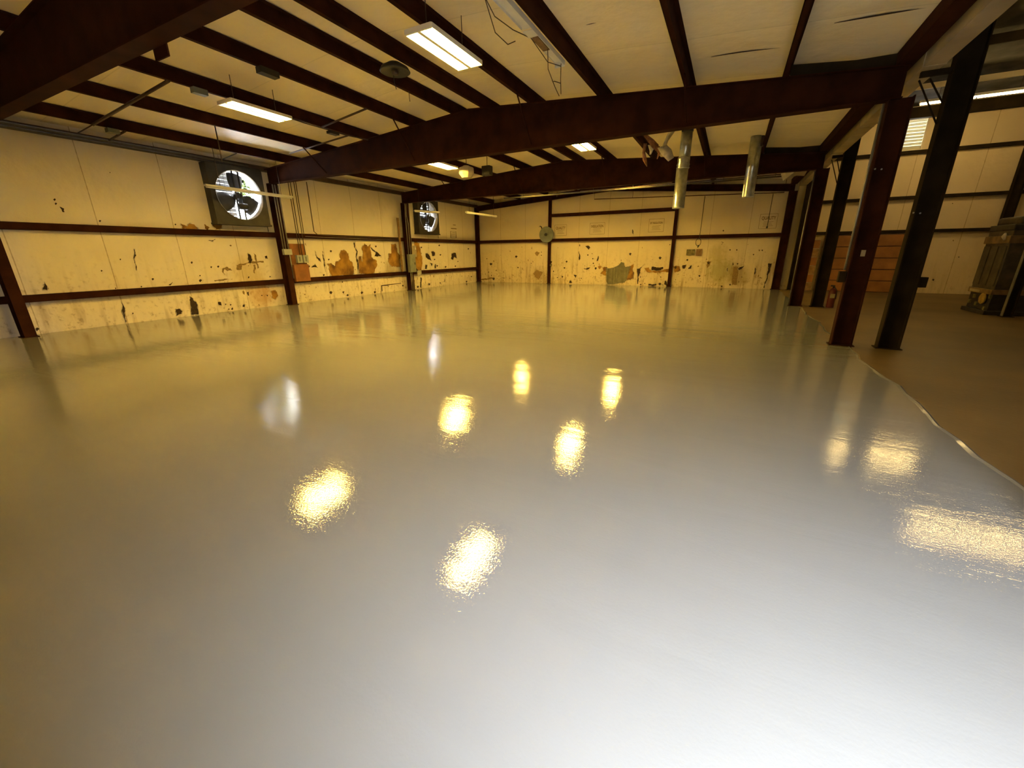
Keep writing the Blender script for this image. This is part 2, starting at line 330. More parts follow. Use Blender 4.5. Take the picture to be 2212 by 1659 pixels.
# ------------------------------------------------------------ main frames
def i_column(m, x, y, z1, w=0.24, f=0.17, t=0.016, z0=0.0, along='x'):
    if along == 'x':   # web runs in x
        m.box(x - w / 2, x - w / 2 + t, y - f / 2, y + f / 2, z0, z1); m.box(x + w / 2 - t, x + w / 2, y - f / 2, y + f / 2, z0, z1)
        m.box(x - w / 2 + t, x + w / 2 - t, y - 0.006, y + 0.006, z0, z1)
    else:
        m.box(x - f / 2, x + f / 2, y - w / 2, y - w / 2 + t, z0, z1); m.box(x - f / 2, x + f / 2, y + w / 2 - t, y + w / 2, z0, z1)
        m.box(x - 0.006, x + 0.006, y - w / 2 + t, y + w / 2 - t, z0, z1)
    return m
def column(name, x, y, z1, label, mt='steel', w=0.26, f=0.18, along='x', group=None, plate=True):
    t = thing(name, (x, y, 0), label, 'column', group)
    i_column(MB(), x, y, z1, w, f, along=along, z0=0.012).build('shaft', M[mt], t)
    if plate:
        a, b = (w / 2 + .03, f / 2 + .03) if along == 'x' else (f / 2 + .03, w / 2 + .03)
        MB().box(x - a, x + a, y - b, y + b, 0.0, 0.014).build('base_plate', M[mt], t)
    m = MB()
    for s in (-1, 1): m.tube([(x + s * 0.05, y - (f if along == 'x' else w) / 2 - 0.004, 0.16), (x + s * 0.05, y - (f if along == 'x' else w) / 2 - 0.022, 0.16)], 0.011, 6)
    return t
lab = ['nearest steel column against the left wall, cut by the left edge of the photo', 'steel column on the left wall beside the larger wall fan, carrying two conduits',
       'steel column on the left wall beside the smaller wall fan, with tall electrical panels', 'steel corner column where the left wall meets the far wall']
for y, l in zip(FY, lab): column('steel_column', 0.12 if y < 18 else 0.0, y, 4.1 if y > 18 else 3.75, l, w=0.28 if y < 18 else 0.2)
lab = ['red steel column just right of the camera, outside the coated floor edge', 'large red steel column in front of the orange door, at the coated floor edge',
       'red steel column at the coated floor edge, second back from the camera side', 'red steel column at the right end of the far wall']
for y, l in zip(FY, lab): column('steel_column', W + (0 if y < 18 else -0.03), y, 3.9 if y > 18 else 3.75, l, w=0.30)
lab = ['dark twin column just right of the camera, on bare concrete', 'tall dark column standing on bare concrete right of the large red column',
       'dark twin column with the red extinguisher at its foot', 'dark twin column at the far wall, right of the last red column']
for y, l in zip(FY, lab): column('steel_column', 15.78 if y < 7 else 15.68, y, 6.3, l, 'steel2', w=0.29)
column('steel_column', 21.45, 18.28, 6.3, 'brown wall column of the side building rising behind the grimy cabinet', 'steel2', w=0.26)
column('wall_post', 4.5, 18.39, zr(4.5) - .22, 'slim brown wall post of the far wall behind the round fan', w=0.14, f=0.12)
column('wall_post', 10.74, 18.39, zr(10.74) - .22, 'slim brown wall post of the far wall right of the exposed metal sheet', w=0.14, f=0.12)

def rafter(y, zb, label, flat=True, f=0.20, depth=0.26, plates=False, x0=0.0, x1=W):
    t = thing('roof_beam', (W / 2, y, zb), label, 'beam')
    xm = W / 2
    if flat:
        pts = [(x0, y - .006, zb), (x1, y - .006, zb), (x1, y - .006, zr(x1)), (xm, y - .006, zr(xm)), (x0, y - .006, zr(x0))]
        MB().prism(pts, (0, .012, 0)).build('web', M['steel'], t)
        MB().box(x0, x1, y - f / 2, y + f / 2, zb - .016, zb).build('bottom_flange', M['steel'], t)
        m = MB()
        for a, b in ((x0, xm), (xm, x1)): m.prism([(a, y - f / 2, zr(a) - .016), (b, y - f / 2, zr(b) - .016), (b, y - f / 2, zr(b) - .001), (a, y - f / 2, zr(a) - .001)], (0, f, 0))
        m.build('top_flange', M['steel'], t)
    else:
        for a, b in ((x0, xm), (xm, x1)):
            def q(z0, z1, hf): return MB().prism([(a, y - hf, zr(a) + z0), (b, y - hf, zr(b) + z0), (b, y - hf, zr(b) + z1), (a, y - hf, zr(a) + z1)], (0, 2 * hf, 0))
            q(-depth, -depth + .014, f / 2).build('bottom_flange', M['steel'], t); q(-.016, -.001, f / 2).build('top_flange', M['steel'], t); q(-depth, -.01, .006).build('web', M['steel'], t)
    if plates:
        MB().prism([(13.66, y - .03, zr(13.66)), (15.02, y - .03, zr(15.02)), (15.02, y - .03, zr(15.0) + .17), (14.5, y - .03, zr(14.5) + .14), (13.66, y - .03, zr(13.66) + .17)], (0, .02, 0)).build('closure_plate', M['steel2'], t)
    return t
rafter(0.0, 3.75, 'huge dark roof beam crossing the top left corner, nearest the camera')
rafter(6.13, 3.75, 'long deep red roof beam crossing the middle, from left wall to the large red column', plates=True)
rafter(12.19, 3.75, 'deep red roof beam farther back, behind the two galvanised ducts', plates=True)
rafter(18.37, 0, 'shallow sloping roof beam along the top of the far wall', flat=False)
m = MB()   # small bolted lug on the near beam
lug = m.box(7.35, 7.62, 0.10, 0.118, 3.63, 3.76).build('beam_lug', M['steel']); tag(lug, 'small notched steel lug under the huge near roof beam', 'bracket')

for o_, (bx_, by_, bz_) in ((None, (15.02, 6.037, 2.8)), (None, (15.10, 6.037, 2.79)), (None, (15.62, 6.037, 2.14)), (None, (15.70, 6.037, 2.13))):
    par = next(o for o in C.objects if o.type == 'EMPTY' and o.name.startswith('steel_column') and abs(o.location.y - 6.13) < .01 and ((abs(o.location.x - 15.14) < .01) if bx_ < 15.3 else (abs(o.location.x - 15.78) < .01)))
    MB().tube([(bx_, by_ + .003, bz_), (bx_, by_ - .008, bz_)], .012, 8).build('bolt', M['galv'], par)
PLAB = ['roof purlin nearest the left wall', 'second roof purlin out from the left wall', 'third roof purlin out from the left wall', 'fourth roof purlin out, beside the second-bay light',
        'roof purlin just left of the ridge', 'roof purlin just right of the ridge, carrying the round dark dish', 'roof purlin beside the brightest ceiling light',
        'roof purlin with the stripped dead light fixture along it', 'thin-looking roof purlin right of the stripped light fixture', 'roof purlin ending beside the second duct, next to the eave']
for x, l in zip(PX, PLAB):
    z = zr(x); m = MB(); s = -0.035
    m.box(x - .006, x + .006, YF + .01, WY - .02, z + .001, z + .2)
    m.box(x - .065, x, YF + .01, WY - .02, z + .0, z + .012); m.box(x, x + .065, YF + .01, WY - .02, z + .19, z + .2)
    m.box(x - .065, x - .058, YF + .01, WY - .02, z + .0, z + .03)
    o = m.build('roof_purlin', M['steel']); tag(o, 'long dark red ' + l, 'purlin', 'roof purlins of the hall')
    # bottom flange turned toward the viewer side too
o = MB().box(14.98, 15.2, YF, WY - .02, zr(15.0), zr(15) + .19).build('eave_beam', M['steel']); tag(o, 'dark red eave beam running over the right row of columns', 'beam')
t = thing('eave_strut', (-0.05, 7, 4.1), 'grimy tan eave channel running along the top of the left wall', 'beam')
MB().box(WX + .03, 0.02, YF, WY - .05, 4.085, 4.20).build('channel', M['conduit_d'], t); MB().box(WX + .03, 0.06, YF, WY - .05, 4.20, 4.215).build('lip', M['conduit_d'], t)
o = MB().tube([(0.10, -2.9, 4.15), (0.10, 5.5, 4.15)], 0.025).tube([(0.06, -2.9, 4.095), (0.06, 5.9, 4.095)], 0.018).build('conduit', M['pipe_g']); tag(o, 'pair of grey conduits along the eave above the larger wall fan', 'pipe')

# girts
def girt(kind, a, b, z, label, mt='steel', h=0.15):
    m = MB()
    if kind == 'L':
        m.box(-0.012, 0, a, b, z - h / 2, z + h / 2); m.box(WX + .0, 0, a, b, z + h / 2 - .008, z + h / 2); m.box(-0.03, 0.0, a, b, z - h / 2, z - h / 2 + .008); m.box(WX, -.012, a, b, z - h / 2, z - h / 2 + .006)
    else:
        m.box(a, b, 18.35, 18.362, z - h / 2, z + h / 2); m.box(a, b, 18.35, WY, z + h / 2 - .008, z + h / 2); m.box(a, b, 18.36, WY, z - h / 2, z - h / 2 + .006)
    o = m.build('wall_girt', M[mt]); tag(o, label, 'girt')
girt('L', YF, 18.3, 2.24, 'upper brown girt along the left wall, below the fans')
girt('L', YF, 18.3, 0.77, 'lower brown girt along the left wall, knee high')
girt('B', -.1, 15.0, 2.24, 'brown girt at door height across the whole far wall')
girt('B', 4.58, 10.66, 3.46, 'short upper brown girt between the two far wall posts')
for z, l in ((2.25, 'lowest brown girt of the side building wall, above the orange door'), (3.42, 'middle brown girt of the side building wall'), (4.93, 'top brown girt of the side building wall, under the louvre')):
    girt('B', 15.9, 24.1, z, l, 'steel2', 0.11)
o = MB().box(15.95, 24.1, 18.22, 18.38, 5.98, 6.32).build('end_wall_beam', M['steel2']); tag(o, 'dark beam along the top of the side building end wall', 'beam')

# purlin bridging rods and flange braces
def bar(p, q, r, name, mt, label, cat, group=None):
    o = MB().tube([p, q], r, 6).build(name, M[mt]); return tag(o, label, cat, group)
def zb(x): return zr(x) - 0.012
bar((PX[0], 1.74, zb(PX[0])), (PX[2], 1.72, zb(PX[2])), .028, 'bridging_angle', 'conduit_d', 'thick dark bridging bar across three purlins near the left wall', 'brace')
bar((0.20, 2.3, zb(0.2)), (PX[0], 2.27, zb(PX[0])), .022, 'bridging_angle', 'conduit_d', 'short dark bridging bar from the left eave to the first purlin, nearest', 'brace')
bar((0.30, 1.74, zb(0.3)), (PX[0], 1.74, zb(PX[0])), .012, 'bridging_angle', 'conduit_d', 'thin bridging rod reaching the left eave in line with the thick bar', 'brace')
bar((PX[2], 4.75, zb(PX[2])), (PX[3], 4.62, zb(PX[3])), .020, 'bridging_angle', 'conduit_d', 'dark bridging bar beyond the second-bay light fixture', 'brace')
bar((PX[0] + .9, 5.53, zb(2.0)), (PX[2], 5.54, zb(PX[2])), .018, 'bridging_angle', 'conduit_d', 'thin dark bridging bar just before the middle roof beam, near the left wall', 'brace')
bar((0.3, 4.68, zb(.3)), (PX[0], 4.62, zb(PX[0])), .014, 'bridging_angle', 'pipe_g', 'pale bridging rod above the larger wall fan', 'brace')
FB = [('second', 1), ('fourth', 3), ('seventh', 6), ('ninth', 8)]
for yf, w1 in ((6.13, 'middle roof beam'), (12.19, 'farther roof beam')):
    for nm, k in FB:
        x = PX[k]
        m = MB(); m.tube([(x, yf - .72, zr(x) - .01), (x + .03, yf - .10, 3.80)], .018, 4)
        tag(m.build('flange_brace', M['steel']), 'slanting flange brace from the %s purlin down to the %s' % (nm, w1), 'brace', 'flange braces')
for yf, l in ((6.13, 'second red column'), (12.19, 'third red column')):
    xt = 15.68 if yf > 7 else 15.78
    for i, (a, b, c, d) in enumerate(((15.30, 3.95, xt - .15, 3.35), (15.42, 3.95, xt - .15, 3.62))):
        o = MB().tube([(a, yf, b), (c, yf, d)], .012, 5).build('knee_brace', M['steel2'])
        tag(o, '%s thin knee brace between the %s and its twin' % (('lower', 'upper')[i], 'large red column' if yf < 7 else 'smaller red column'), 'brace')
    o = MB().box(15.3, xt - .14, yf - .03, yf + .03, 3.98, 4.05).build('tie_plate', M['steel2']); tag(o, 'dark tie plate joining the %s to its twin' % ('large red column' if yf < 7 else 'smaller red column'), 'bracket')

# ------------------------------------------------------------ lit ceiling lights
def fixture(x, y, z, label, n=6):
    t = thing('ceiling_light', (x, y, z), label, 'light', 'tube lights under the hall roof')
    wd, ln = 0.205, 0.58
    m = MB(); m.box(x - wd, x + wd, y - ln, y + ln, z + .046, z + .052)
    for s in (-1, 1): m.prism([(x + s * wd, y - ln, z + .0), (x + s * (wd + .01), y - ln, z + .0), (x + s * (wd + .01), y - ln, z + .052), (x + s * wd, y - ln, z + .052)], (0, 2 * ln, 0))
    m.box(x - .026, x + .026, y - ln, y + ln, z - .004, z + .046)
    hs = m.build('housing', M['refl'], t)
    for s in (-1, 1): MB().box(x - wd, x + wd, y + s * ln - .012, y + s * ln + .012, z - .006, z + .052).build('end_cap', M['refl'], hs)
    for s in (-1, 1):
        for k in range(3):
            xx = x + s * (0.052 + k * .056)
            MB().tube([(xx, y - ln + .03, z + .024), (xx, y + ln - .03, z + .024)], .019, 8).build('tube', M['tube'], t)
    for s in (-1, 1): MB().tube([(x, y + s * .4, z + .052), (x, y + s * .4, zc(x, y) - .02)], .006, 5).build('hanger', M['conduit_d'], t)
    return t
for (x, y, l) in ((9.43, 2.62, 'brightest ceiling light, nearest the camera, right of the round dish'), (4.82, 2.88, 'ceiling light of the nearest bay toward the left wall'),
                  (4.87, 8.62, 'ceiling light seen just under the middle beam, left one'), (9.45, 8.38, 'ceiling light seen just under the middle beam, right one'),
                  (4.9, 13.9, 'left ceiling light of the farthest bay, hidden by beams, mirrored in the floor'), (9.3, 14.1, 'right ceiling light of the farthest bay, hidden by beams, mirrored in the floor')):
    fixture(x, y, 4.2 if y < 13 else 4.28, 'lit six-tube ' + l)
def annex_fix(x0, x1, y, z, label):
    t = thing('strip_light', ((x0 + x1) / 2, y, z), label, 'light', 'strip lights of the side building')
    MB().box(x0, x1, y - .06, y + .06, z + .03, z + .10).build('housing', M['white'], t)
    xm = (x0 + x1) / 2
    for a, b in ((x0 + .02, xm - .02), (xm + .02, x1 - .02)): MB().tube([(a, y, z), (b, y, z)], .024, 8).build('tube', M['tube_a'], t)
    for xx in (x0 + .4, x1 - .4): MB().tube([(xx, y, z + .1), (xx, y, 6.38)], .006, 5).build('hanger', M['conduit_d'], t)
annex_fix(17.7, 20.2, 15.65, 5.80, 'long lit strip light hanging in the side building, top right')
annex_fix(18.7, 21.2, 11.0, 5.80, 'lit strip light of the side building above the frame, mirrored in the floor edge')
for y, l in ((15.5, 'roof purlin just above the long strip light, its glow put into a cream colour'),):
    tag(MB().box(15.6, 24.1, y - .03, y + .03, 6.16, 6.30).build('roof_purlin', M['beam_lit']), l, 'purlin')
for y, l in ((1.5, 'nearest'), (4.2, 'second'), (7.0, 'third'), (9.8, 'fourth'), (12.6, 'fifth')):
    tag(MB().box(15.6, 24.1, y - .03, y + .03, 6.16, 6.36).build('roof_purlin', M['steel2']), 'dark roof purlin of the side building, %s from the camera' % l, 'purlin')

# ------------------------------------------------------------ dead hanging strip lights
def dead(p, q, label, rods):
    p, q = Vector(p), Vector(q)
    t = thing('dead_strip_light', p, label, 'light')
    d = (q - p).normalized(); s = Vector((d.y, -d.x, 0)) * .055
    up = Vector((0, 0, .05))
    MB().prism([p - s, p + s, p + s * .6 + up, p - s * .6 + up], q - p).build('housing', M['white'], t)
    m = MB(); m.tube([p + d * .03 + s * .45 - Vector((0, 0, .018)), q - d * .03 + s * .45 - Vector((0, 0, .018))], .015, 8); m.build('tube', M['offtube'], t)
    m = MB(); m.tube([p + d * .03 - s * .45 - Vector((0, 0, .018)), q - d * .03 - s * .45 - Vector((0, 0, .018))], .015, 8); m.build('tube', M['offtube'], t)
    for f in rods:
        a = p + (q - p) * f + up; MB().tube([a, Vector((a.x, a.y, zc(a.x, a.y) - .02))], .008, 5).build('hanger_rod', M['conduit_d'], t)
dead((0.97, 3.72, 3.32), (0.74, 6.32, 3.32), 'unlit strip light hanging in front of the larger wall fan', (.15, .85))
dead((0.90, 11.9, 3.36), (1.35, 13.05, 3.36), 'short unlit strip light hanging in front of the smaller wall fan', (.2, .8))
dead((2.42, 13.6, 3.36), (2.45, 16.3, 3.36), 'unlit strip light hanging by the far left corner', (.1, .9))
bar((2.74, 3.25, 4.34), (2.74, 3.25, 3.62), .014, 'hanging_rod', 'conduit_d', 'bare rod dropping from the second purlin toward the larger wall fan', 'rod')

# round dark dish under the ridge purlin
t = thing('ceiling_dish', (7.82, 3.42, 4.5), 'dark round dish lamp hanging under the ridge purlin, left of the brightest light', 'lamp')
MB().lathe([(.05, .13), (.10, .12), (.22, .05), (.25, .0), (.235, -.01), (.10, .02), (.02, .03)], (7.82, 3.42, 4.5)).build('dish', M['black'], t)
MB().lathe([(.03, .0), (.06, -.02), (.05, -.06), (.0, -.07)], (7.82, 3.42, 4.52), n=14).build('hub', M['conduit_d'], t)
MB().tube([(7.78, 3.42, 4.47), (7.76, 3.45, 4.36), (7.78, 3.46, 4.27)], .006, 5).build('loose_wire', M['black'], t)
tag(MB().tube([(7.15, 4.55, 4.65), (7.14, 4.56, 4.55), (7.15, 4.56, 4.48)], .006, 5).build('loose_wire', M['black']), 'short loose wire dangling from a purlin beside the round dish', 'wire')

# stripped fluorescent channel
t = thing('stripped_light_fixture', (10.42, 3.3, 4.4), 'stripped fluorescent channel with dangling wires along a purlin, top centre', 'light')
m = MB(); x0, x1, y0, y1, z = 10.33, 10.49, 1.9, 4.30, 4.40
m.box(x0, x1, y0, 3.15, z + .05, z + .06); m.box(x0, x1, 3.45, y1, z + .055, z + .062)
m.box(x1 - .004, x1 + .004, y0, y1, z - .005, z + .06); m.box(x0 - .002, x0 + .002, y0, 3.1, z + .02, z + .06); m.box(x0 - .002, x0 + .002, 3.5, y1, z + .04, z + .06)
m.box(x0, x1, 3.12, 3.30, z + .01, z + .018); m.box(x0, x1, y1 - .02, y1, z - .02, z + .05)
m.build('channel', M['white'], t)
MB().box(x0 + .03, x1 - .03, 3.36, 3.75, z + .01, z + .05).build('ballast', M['paper2'], t)
for pts in ([(10.36, 1.9, 4.42), (10.31, 2.4, 4.30), (10.30, 2.9, 4.36), (10.34, 3.3, 4.42)], [(10.45, 3.7, 4.41), (10.40, 3.85, 4.22), (10.42, 4.0, 4.10), (10.38, 4.15, 4.16), (10.46, 4.22, 4.14)], [(10.36, 3.3, 4.42), (10.37, 3.9, 4.33), (10.44, 4.25, 4.38)],
            [(10.46, 4.22, 4.40), (10.45, 4.24, 4.20), (10.44, 4.3, 4.02)], [(10.37, 4.08, 4.16), (10.40, 4.2, 4.05), (10.43, 4.25, 3.98)], [(10.30, 2.2, 4.38), (10.2, 2.6, 4.24), (10.22, 2.9, 4.22), (10.28, 3.0, 4.28)]):
    MB().tube(pts, .006, 5).build('wire', M['conduit_d'], t)

# cream high-bay lamp and junction box hanging behind the middle beam
t = thing('high_bay_lamp', (5.08, 9.6, 4.1), 'unlit cream faceted high-bay lamp beside the left light under the middle beam', 'lamp')
MB().lathe([(.10, .36), (.12, .34), (.24, .30), (.25, .12), (.16, .0), (.02, -.01)], (5.12, 9.62, 3.98), n=8).build('shade', M['shade'], t)
MB().tube([(5.12, 9.62, 4.32), (5.12, 9.62, 4.70)], .01, 6).build('hanger', M['conduit_d'], t)
t = thing('junction_box', (5.6, 10.1, 4.2), 'dark square box hanging right of the unlit high-bay lamp', 'box')
MB().box(5.48, 5.78, 9.98, 10.20, 4.08, 4.36).build('case', M['black'], t, .01); MB().tube([(5.63, 10.09, 4.36), (5.63, 10.09, 4.72)], .01, 6).build('hanger', M['conduit_d'], t)

# cable with box running from the second light
t = thing('cable_run', (4.47, 4.6, 4.4), 'cable with a small box running from the left light to the middle beam', 'cable')
MB().tube([(4.80, 3.46, 4.25), (4.55, 3.8, 4.36), (4.45, 4.2, 4.38), (4.47, 4.9, 4.38), (4.45, 5.4, 4.39), (4.5, 6.0, 4.42)], .012, 6).build('cable', M['conduit_d'], t)
MB().box(4.40, 4.54, 4.80, 5.06, 4.31, 4.37).build('case', M['black'], t, .008)
tag(MB().box(4.30, 4.42, 2.05, 2.28, 4.36, 4.45).build('purlin_clamp', M['box_g']), 'small grey clamp on the third purlin, nearest bay', 'clamp')
tag(MB().box(1.02, 1.16, 1.95, 2.15, 4.13, 4.21).build('purlin_clamp', M['box_g']), 'small grey clamp on the first purlin above the left wall', 'clamp')
tag(MB().box(5.84, 5.98, 2.30, 2.62, 4.47, 4.56).build('purlin_clamp', M['black']), 'small dark clamp on the fourth purlin above the left ceiling light', 'clamp')

# ------------------------------------------------------------ wall fans
def wall_fan(F, label, rot, shut):
    y0, y1, z0, z1 = F; yc, zc_ = (y0 + y1) / 2, (z0 + z1) / 2; r = 0.655; xf = 0.16
    t = thing('wall_fan', (xf, yc, z0), label, 'fan')
    m = MB(); n = 48; ring, ring2, sq, sq2 = [], [], [], []
    for k in range(n):
        a = 2 * math.pi * k / n; c, s = math.cos(a), math.sin(a); q = 1 / max(abs(c), abs(s))
        ring.append(m.bm.verts.new((xf, yc + r * c, zc_ + r * s))); sq.append(m.bm.verts.new((xf, yc + c * q * (y1 - y0) / 2, zc_ + s * q * (z1 - z0) / 2)))
        sq2.append(m.bm.verts.new((WX - .02, yc + c * q * (y1 - y0) / 2, zc_ + s * q * (z1 - z0) / 2)))
    for k in range(n):
        j = (k + 1) % n
        m.bm.faces.new((ring[k], ring[j], sq[j], sq[k])); m.bm.faces.new((sq[k], sq[j], sq2[j], sq2[k]))
    m.build('housing', M['fanbox'], t)
    m = MB()
    rr = [(r, xf + .015), (r, -.20), (r + .008, -.20), (r + .012, xf + .015)]
    m.lathe([(r + .012, xf + .018 - 0), (r - .004, xf + .012), (r - .004, -.20)], (0, yc, zc_), 'x', 48)
    for f in list(m.bm.faces):
        if len(f.verts) > 10: m.bm.faces.remove(f)
    m.build('venturi_ring', M['fanring'], t)
    # blades
    for k in range(3):
        a0 = rot + k * 2 * math.pi / 3; pts = []
        m = MB(); rows = []
        for i in range(7):
            rad = .10 + (r - .14) * i / 6; hw = .10 + .15 * math.sin(min(1, i / 4.5) * math.pi / 2)
            row = []
            for j in range(5):
                w_ = (j / 4 - .5) * 2 * hw; aa = a0 + w_ / max(rad, .22); tw = .10 * (j / 4 - .5)
                row.append(m.bm.verts.new((-.02 + tw, yc + rad * math.cos(aa), zc_ + rad * math.sin(aa))))
            rows.append(row)
        for i in range(6):
            for j in range(4): m.bm.faces.new((rows[i][j], rows[i][j + 1], rows[i + 1][j + 1], rows[i + 1][j])).smooth = True
        o = m.build('blade', M['blade'], t); sm = o.modifiers.new('thick', 'SOLIDIFY'); sm.thickness = .008
    MB().lathe([(.02, .10), (.09, .09), (.10, .0), (.09, -.08), (.02, -.09)], (0, yc, zc_), 'x', 20).build('hub', M['black'], t)
    m = MB()
    for dy in (-.07, .10): m.box(.06, .10, yc + dy - .018, yc + dy + .018, zc_ - r, zc_ + r)
    m.build('mounting_bar', M['black'], t)
    mo = MB().lathe([(.02, -.14), (.085, -.13), (.09, .10), (.03, .12)], (.19, yc + .02, zc_ - .30), 'y', 18).build('motor', M['black'], t)
    MB().tube([(.14, yc, zc_ + .06), (.14, yc + .02, zc_ - .30)], .012, 6).build('belt', M['black'], mo)
    # shutter slats: shut on the left side, swung open or missing on the right
    ns = 12
    for k in range(ns):
        h = (z1 - z0 - .24) / ns; zz_ = z0 + .12 + h * (k + .5)
        MB().prism([(-.25, y0 + .10, zz_ - h * .5 + (.001 if shut else .007)), (-.245, y0 + .10, zz_ - h * .5 + (.001 if shut else .007)), (-.260, y0 + .10, zz_ + h * .5 - (.001 if shut else .007)), (-.265, y0 + .10, zz_ + h * .5 - (.001 if shut else .007))], (0, (y1 - y0) * (.47 if shut else .87), 0)).build('slat', M['louver'], t)
    m = MB()
    for k in range(4):
        yy = y0 + .3 + (y1 - y0 - .6) * k / 3; m.tube([(-.21, yy, z0 + .15), (-.21, yy, z1 - .15)], .006, 5)
    for k in range(5):
        zz_ = zc_ + .05 + k * .12; m.tube([(-.212, yc, zz_), (-.212, y1 - .15, zz_)], .004, 4)
    m.build('guard_wire', M['black'], t)
    MB().box(WX, xf + .03, y0 - .02, y1 + .02, z0 - .05, z0).build('ledge', M['fanbox'], t)
    MB().tube([(xf, y1 - .12, z0 - .05), (xf - .02, y1 - .10, z0 - .2)], .01, 5).build('pull_chain', M['black'], t)
wall_fan(FAN1, 'larger-looking square wall fan with three dark blades, nearest on the left wall', math.radians(205), True)
wall_fan(FAN2, 'smaller-looking square wall fan farther along the left wall, near the corner', math.radians(215), False)
# shrub outside the first fan
t = thing('leafy_tree', (-3.2, 7.9, 0), 'sunlit yellow-green tree seen through the nearest wall fan', 'tree')
MB().tube([(-3.2, 7.9, -0.1), (-3.1, 7.8, 2.0), (-3.2, 7.9, 4.2)], [.14, .10, .05], 8).build('trunk', M['bark'], t)
m = MB()
for k in range(6000):
    a, b = rnd.uniform(0, 6.283), rnd.uniform(-1, 1); q = rnd.uniform(.55, 1) ; s_ = math.sqrt(1 - b * b)
    c = Vector((-3.2 + .9 * q * s_ * math.cos(a), 7.5 + .9 * q * s_ * math.sin(a), 4.5 + .78 * q * b))
    u = Vector((rnd.gauss(0, 1), rnd.gauss(0, 1), rnd.gauss(0, 1))).normalized() * .10; v = u.cross(Vector((rnd.gauss(0, 1), rnd.gauss(0, 1), 1))).normalized() * .06
    m.bm.faces.new([m.bm.verts.new(c + p) for p in (-u, v, u, -v)])
m.build('foliage', M['leaf'], t)

# louvre in the side building wall
t = thing('louvre_vent', (18.35, WY - .02, LV[2]), 'white slatted louvre high on the side building wall', 'vent')
m = MB(); a, b, c, d = LV
m.box(a - .05, a, WY - .07, WY + .1, c - .05, d + .05); m.box(b, b + .05, WY - .07, WY + .1, c - .05, d + .05); m.box(a, b, WY - .07, WY + .1, c - .05, c); m.box(a, b, WY - .07, WY + .1, d, d + .05)
m.build('frame', M['shade'], t)
for k in range(9):
    z = c + (d - c) * (k + .5) / 9
    MB().prism([(a, WY - .03, z + .0515), (a, WY - .025, z + .0515), (a, WY - .012, z - .0515), (a, WY - .017, z - .0515)], (b - a, 0, 0)).box(a, b, WY - .05, WY - .03, z + .034, z + .052).build('slat', M['louver_c'], t)

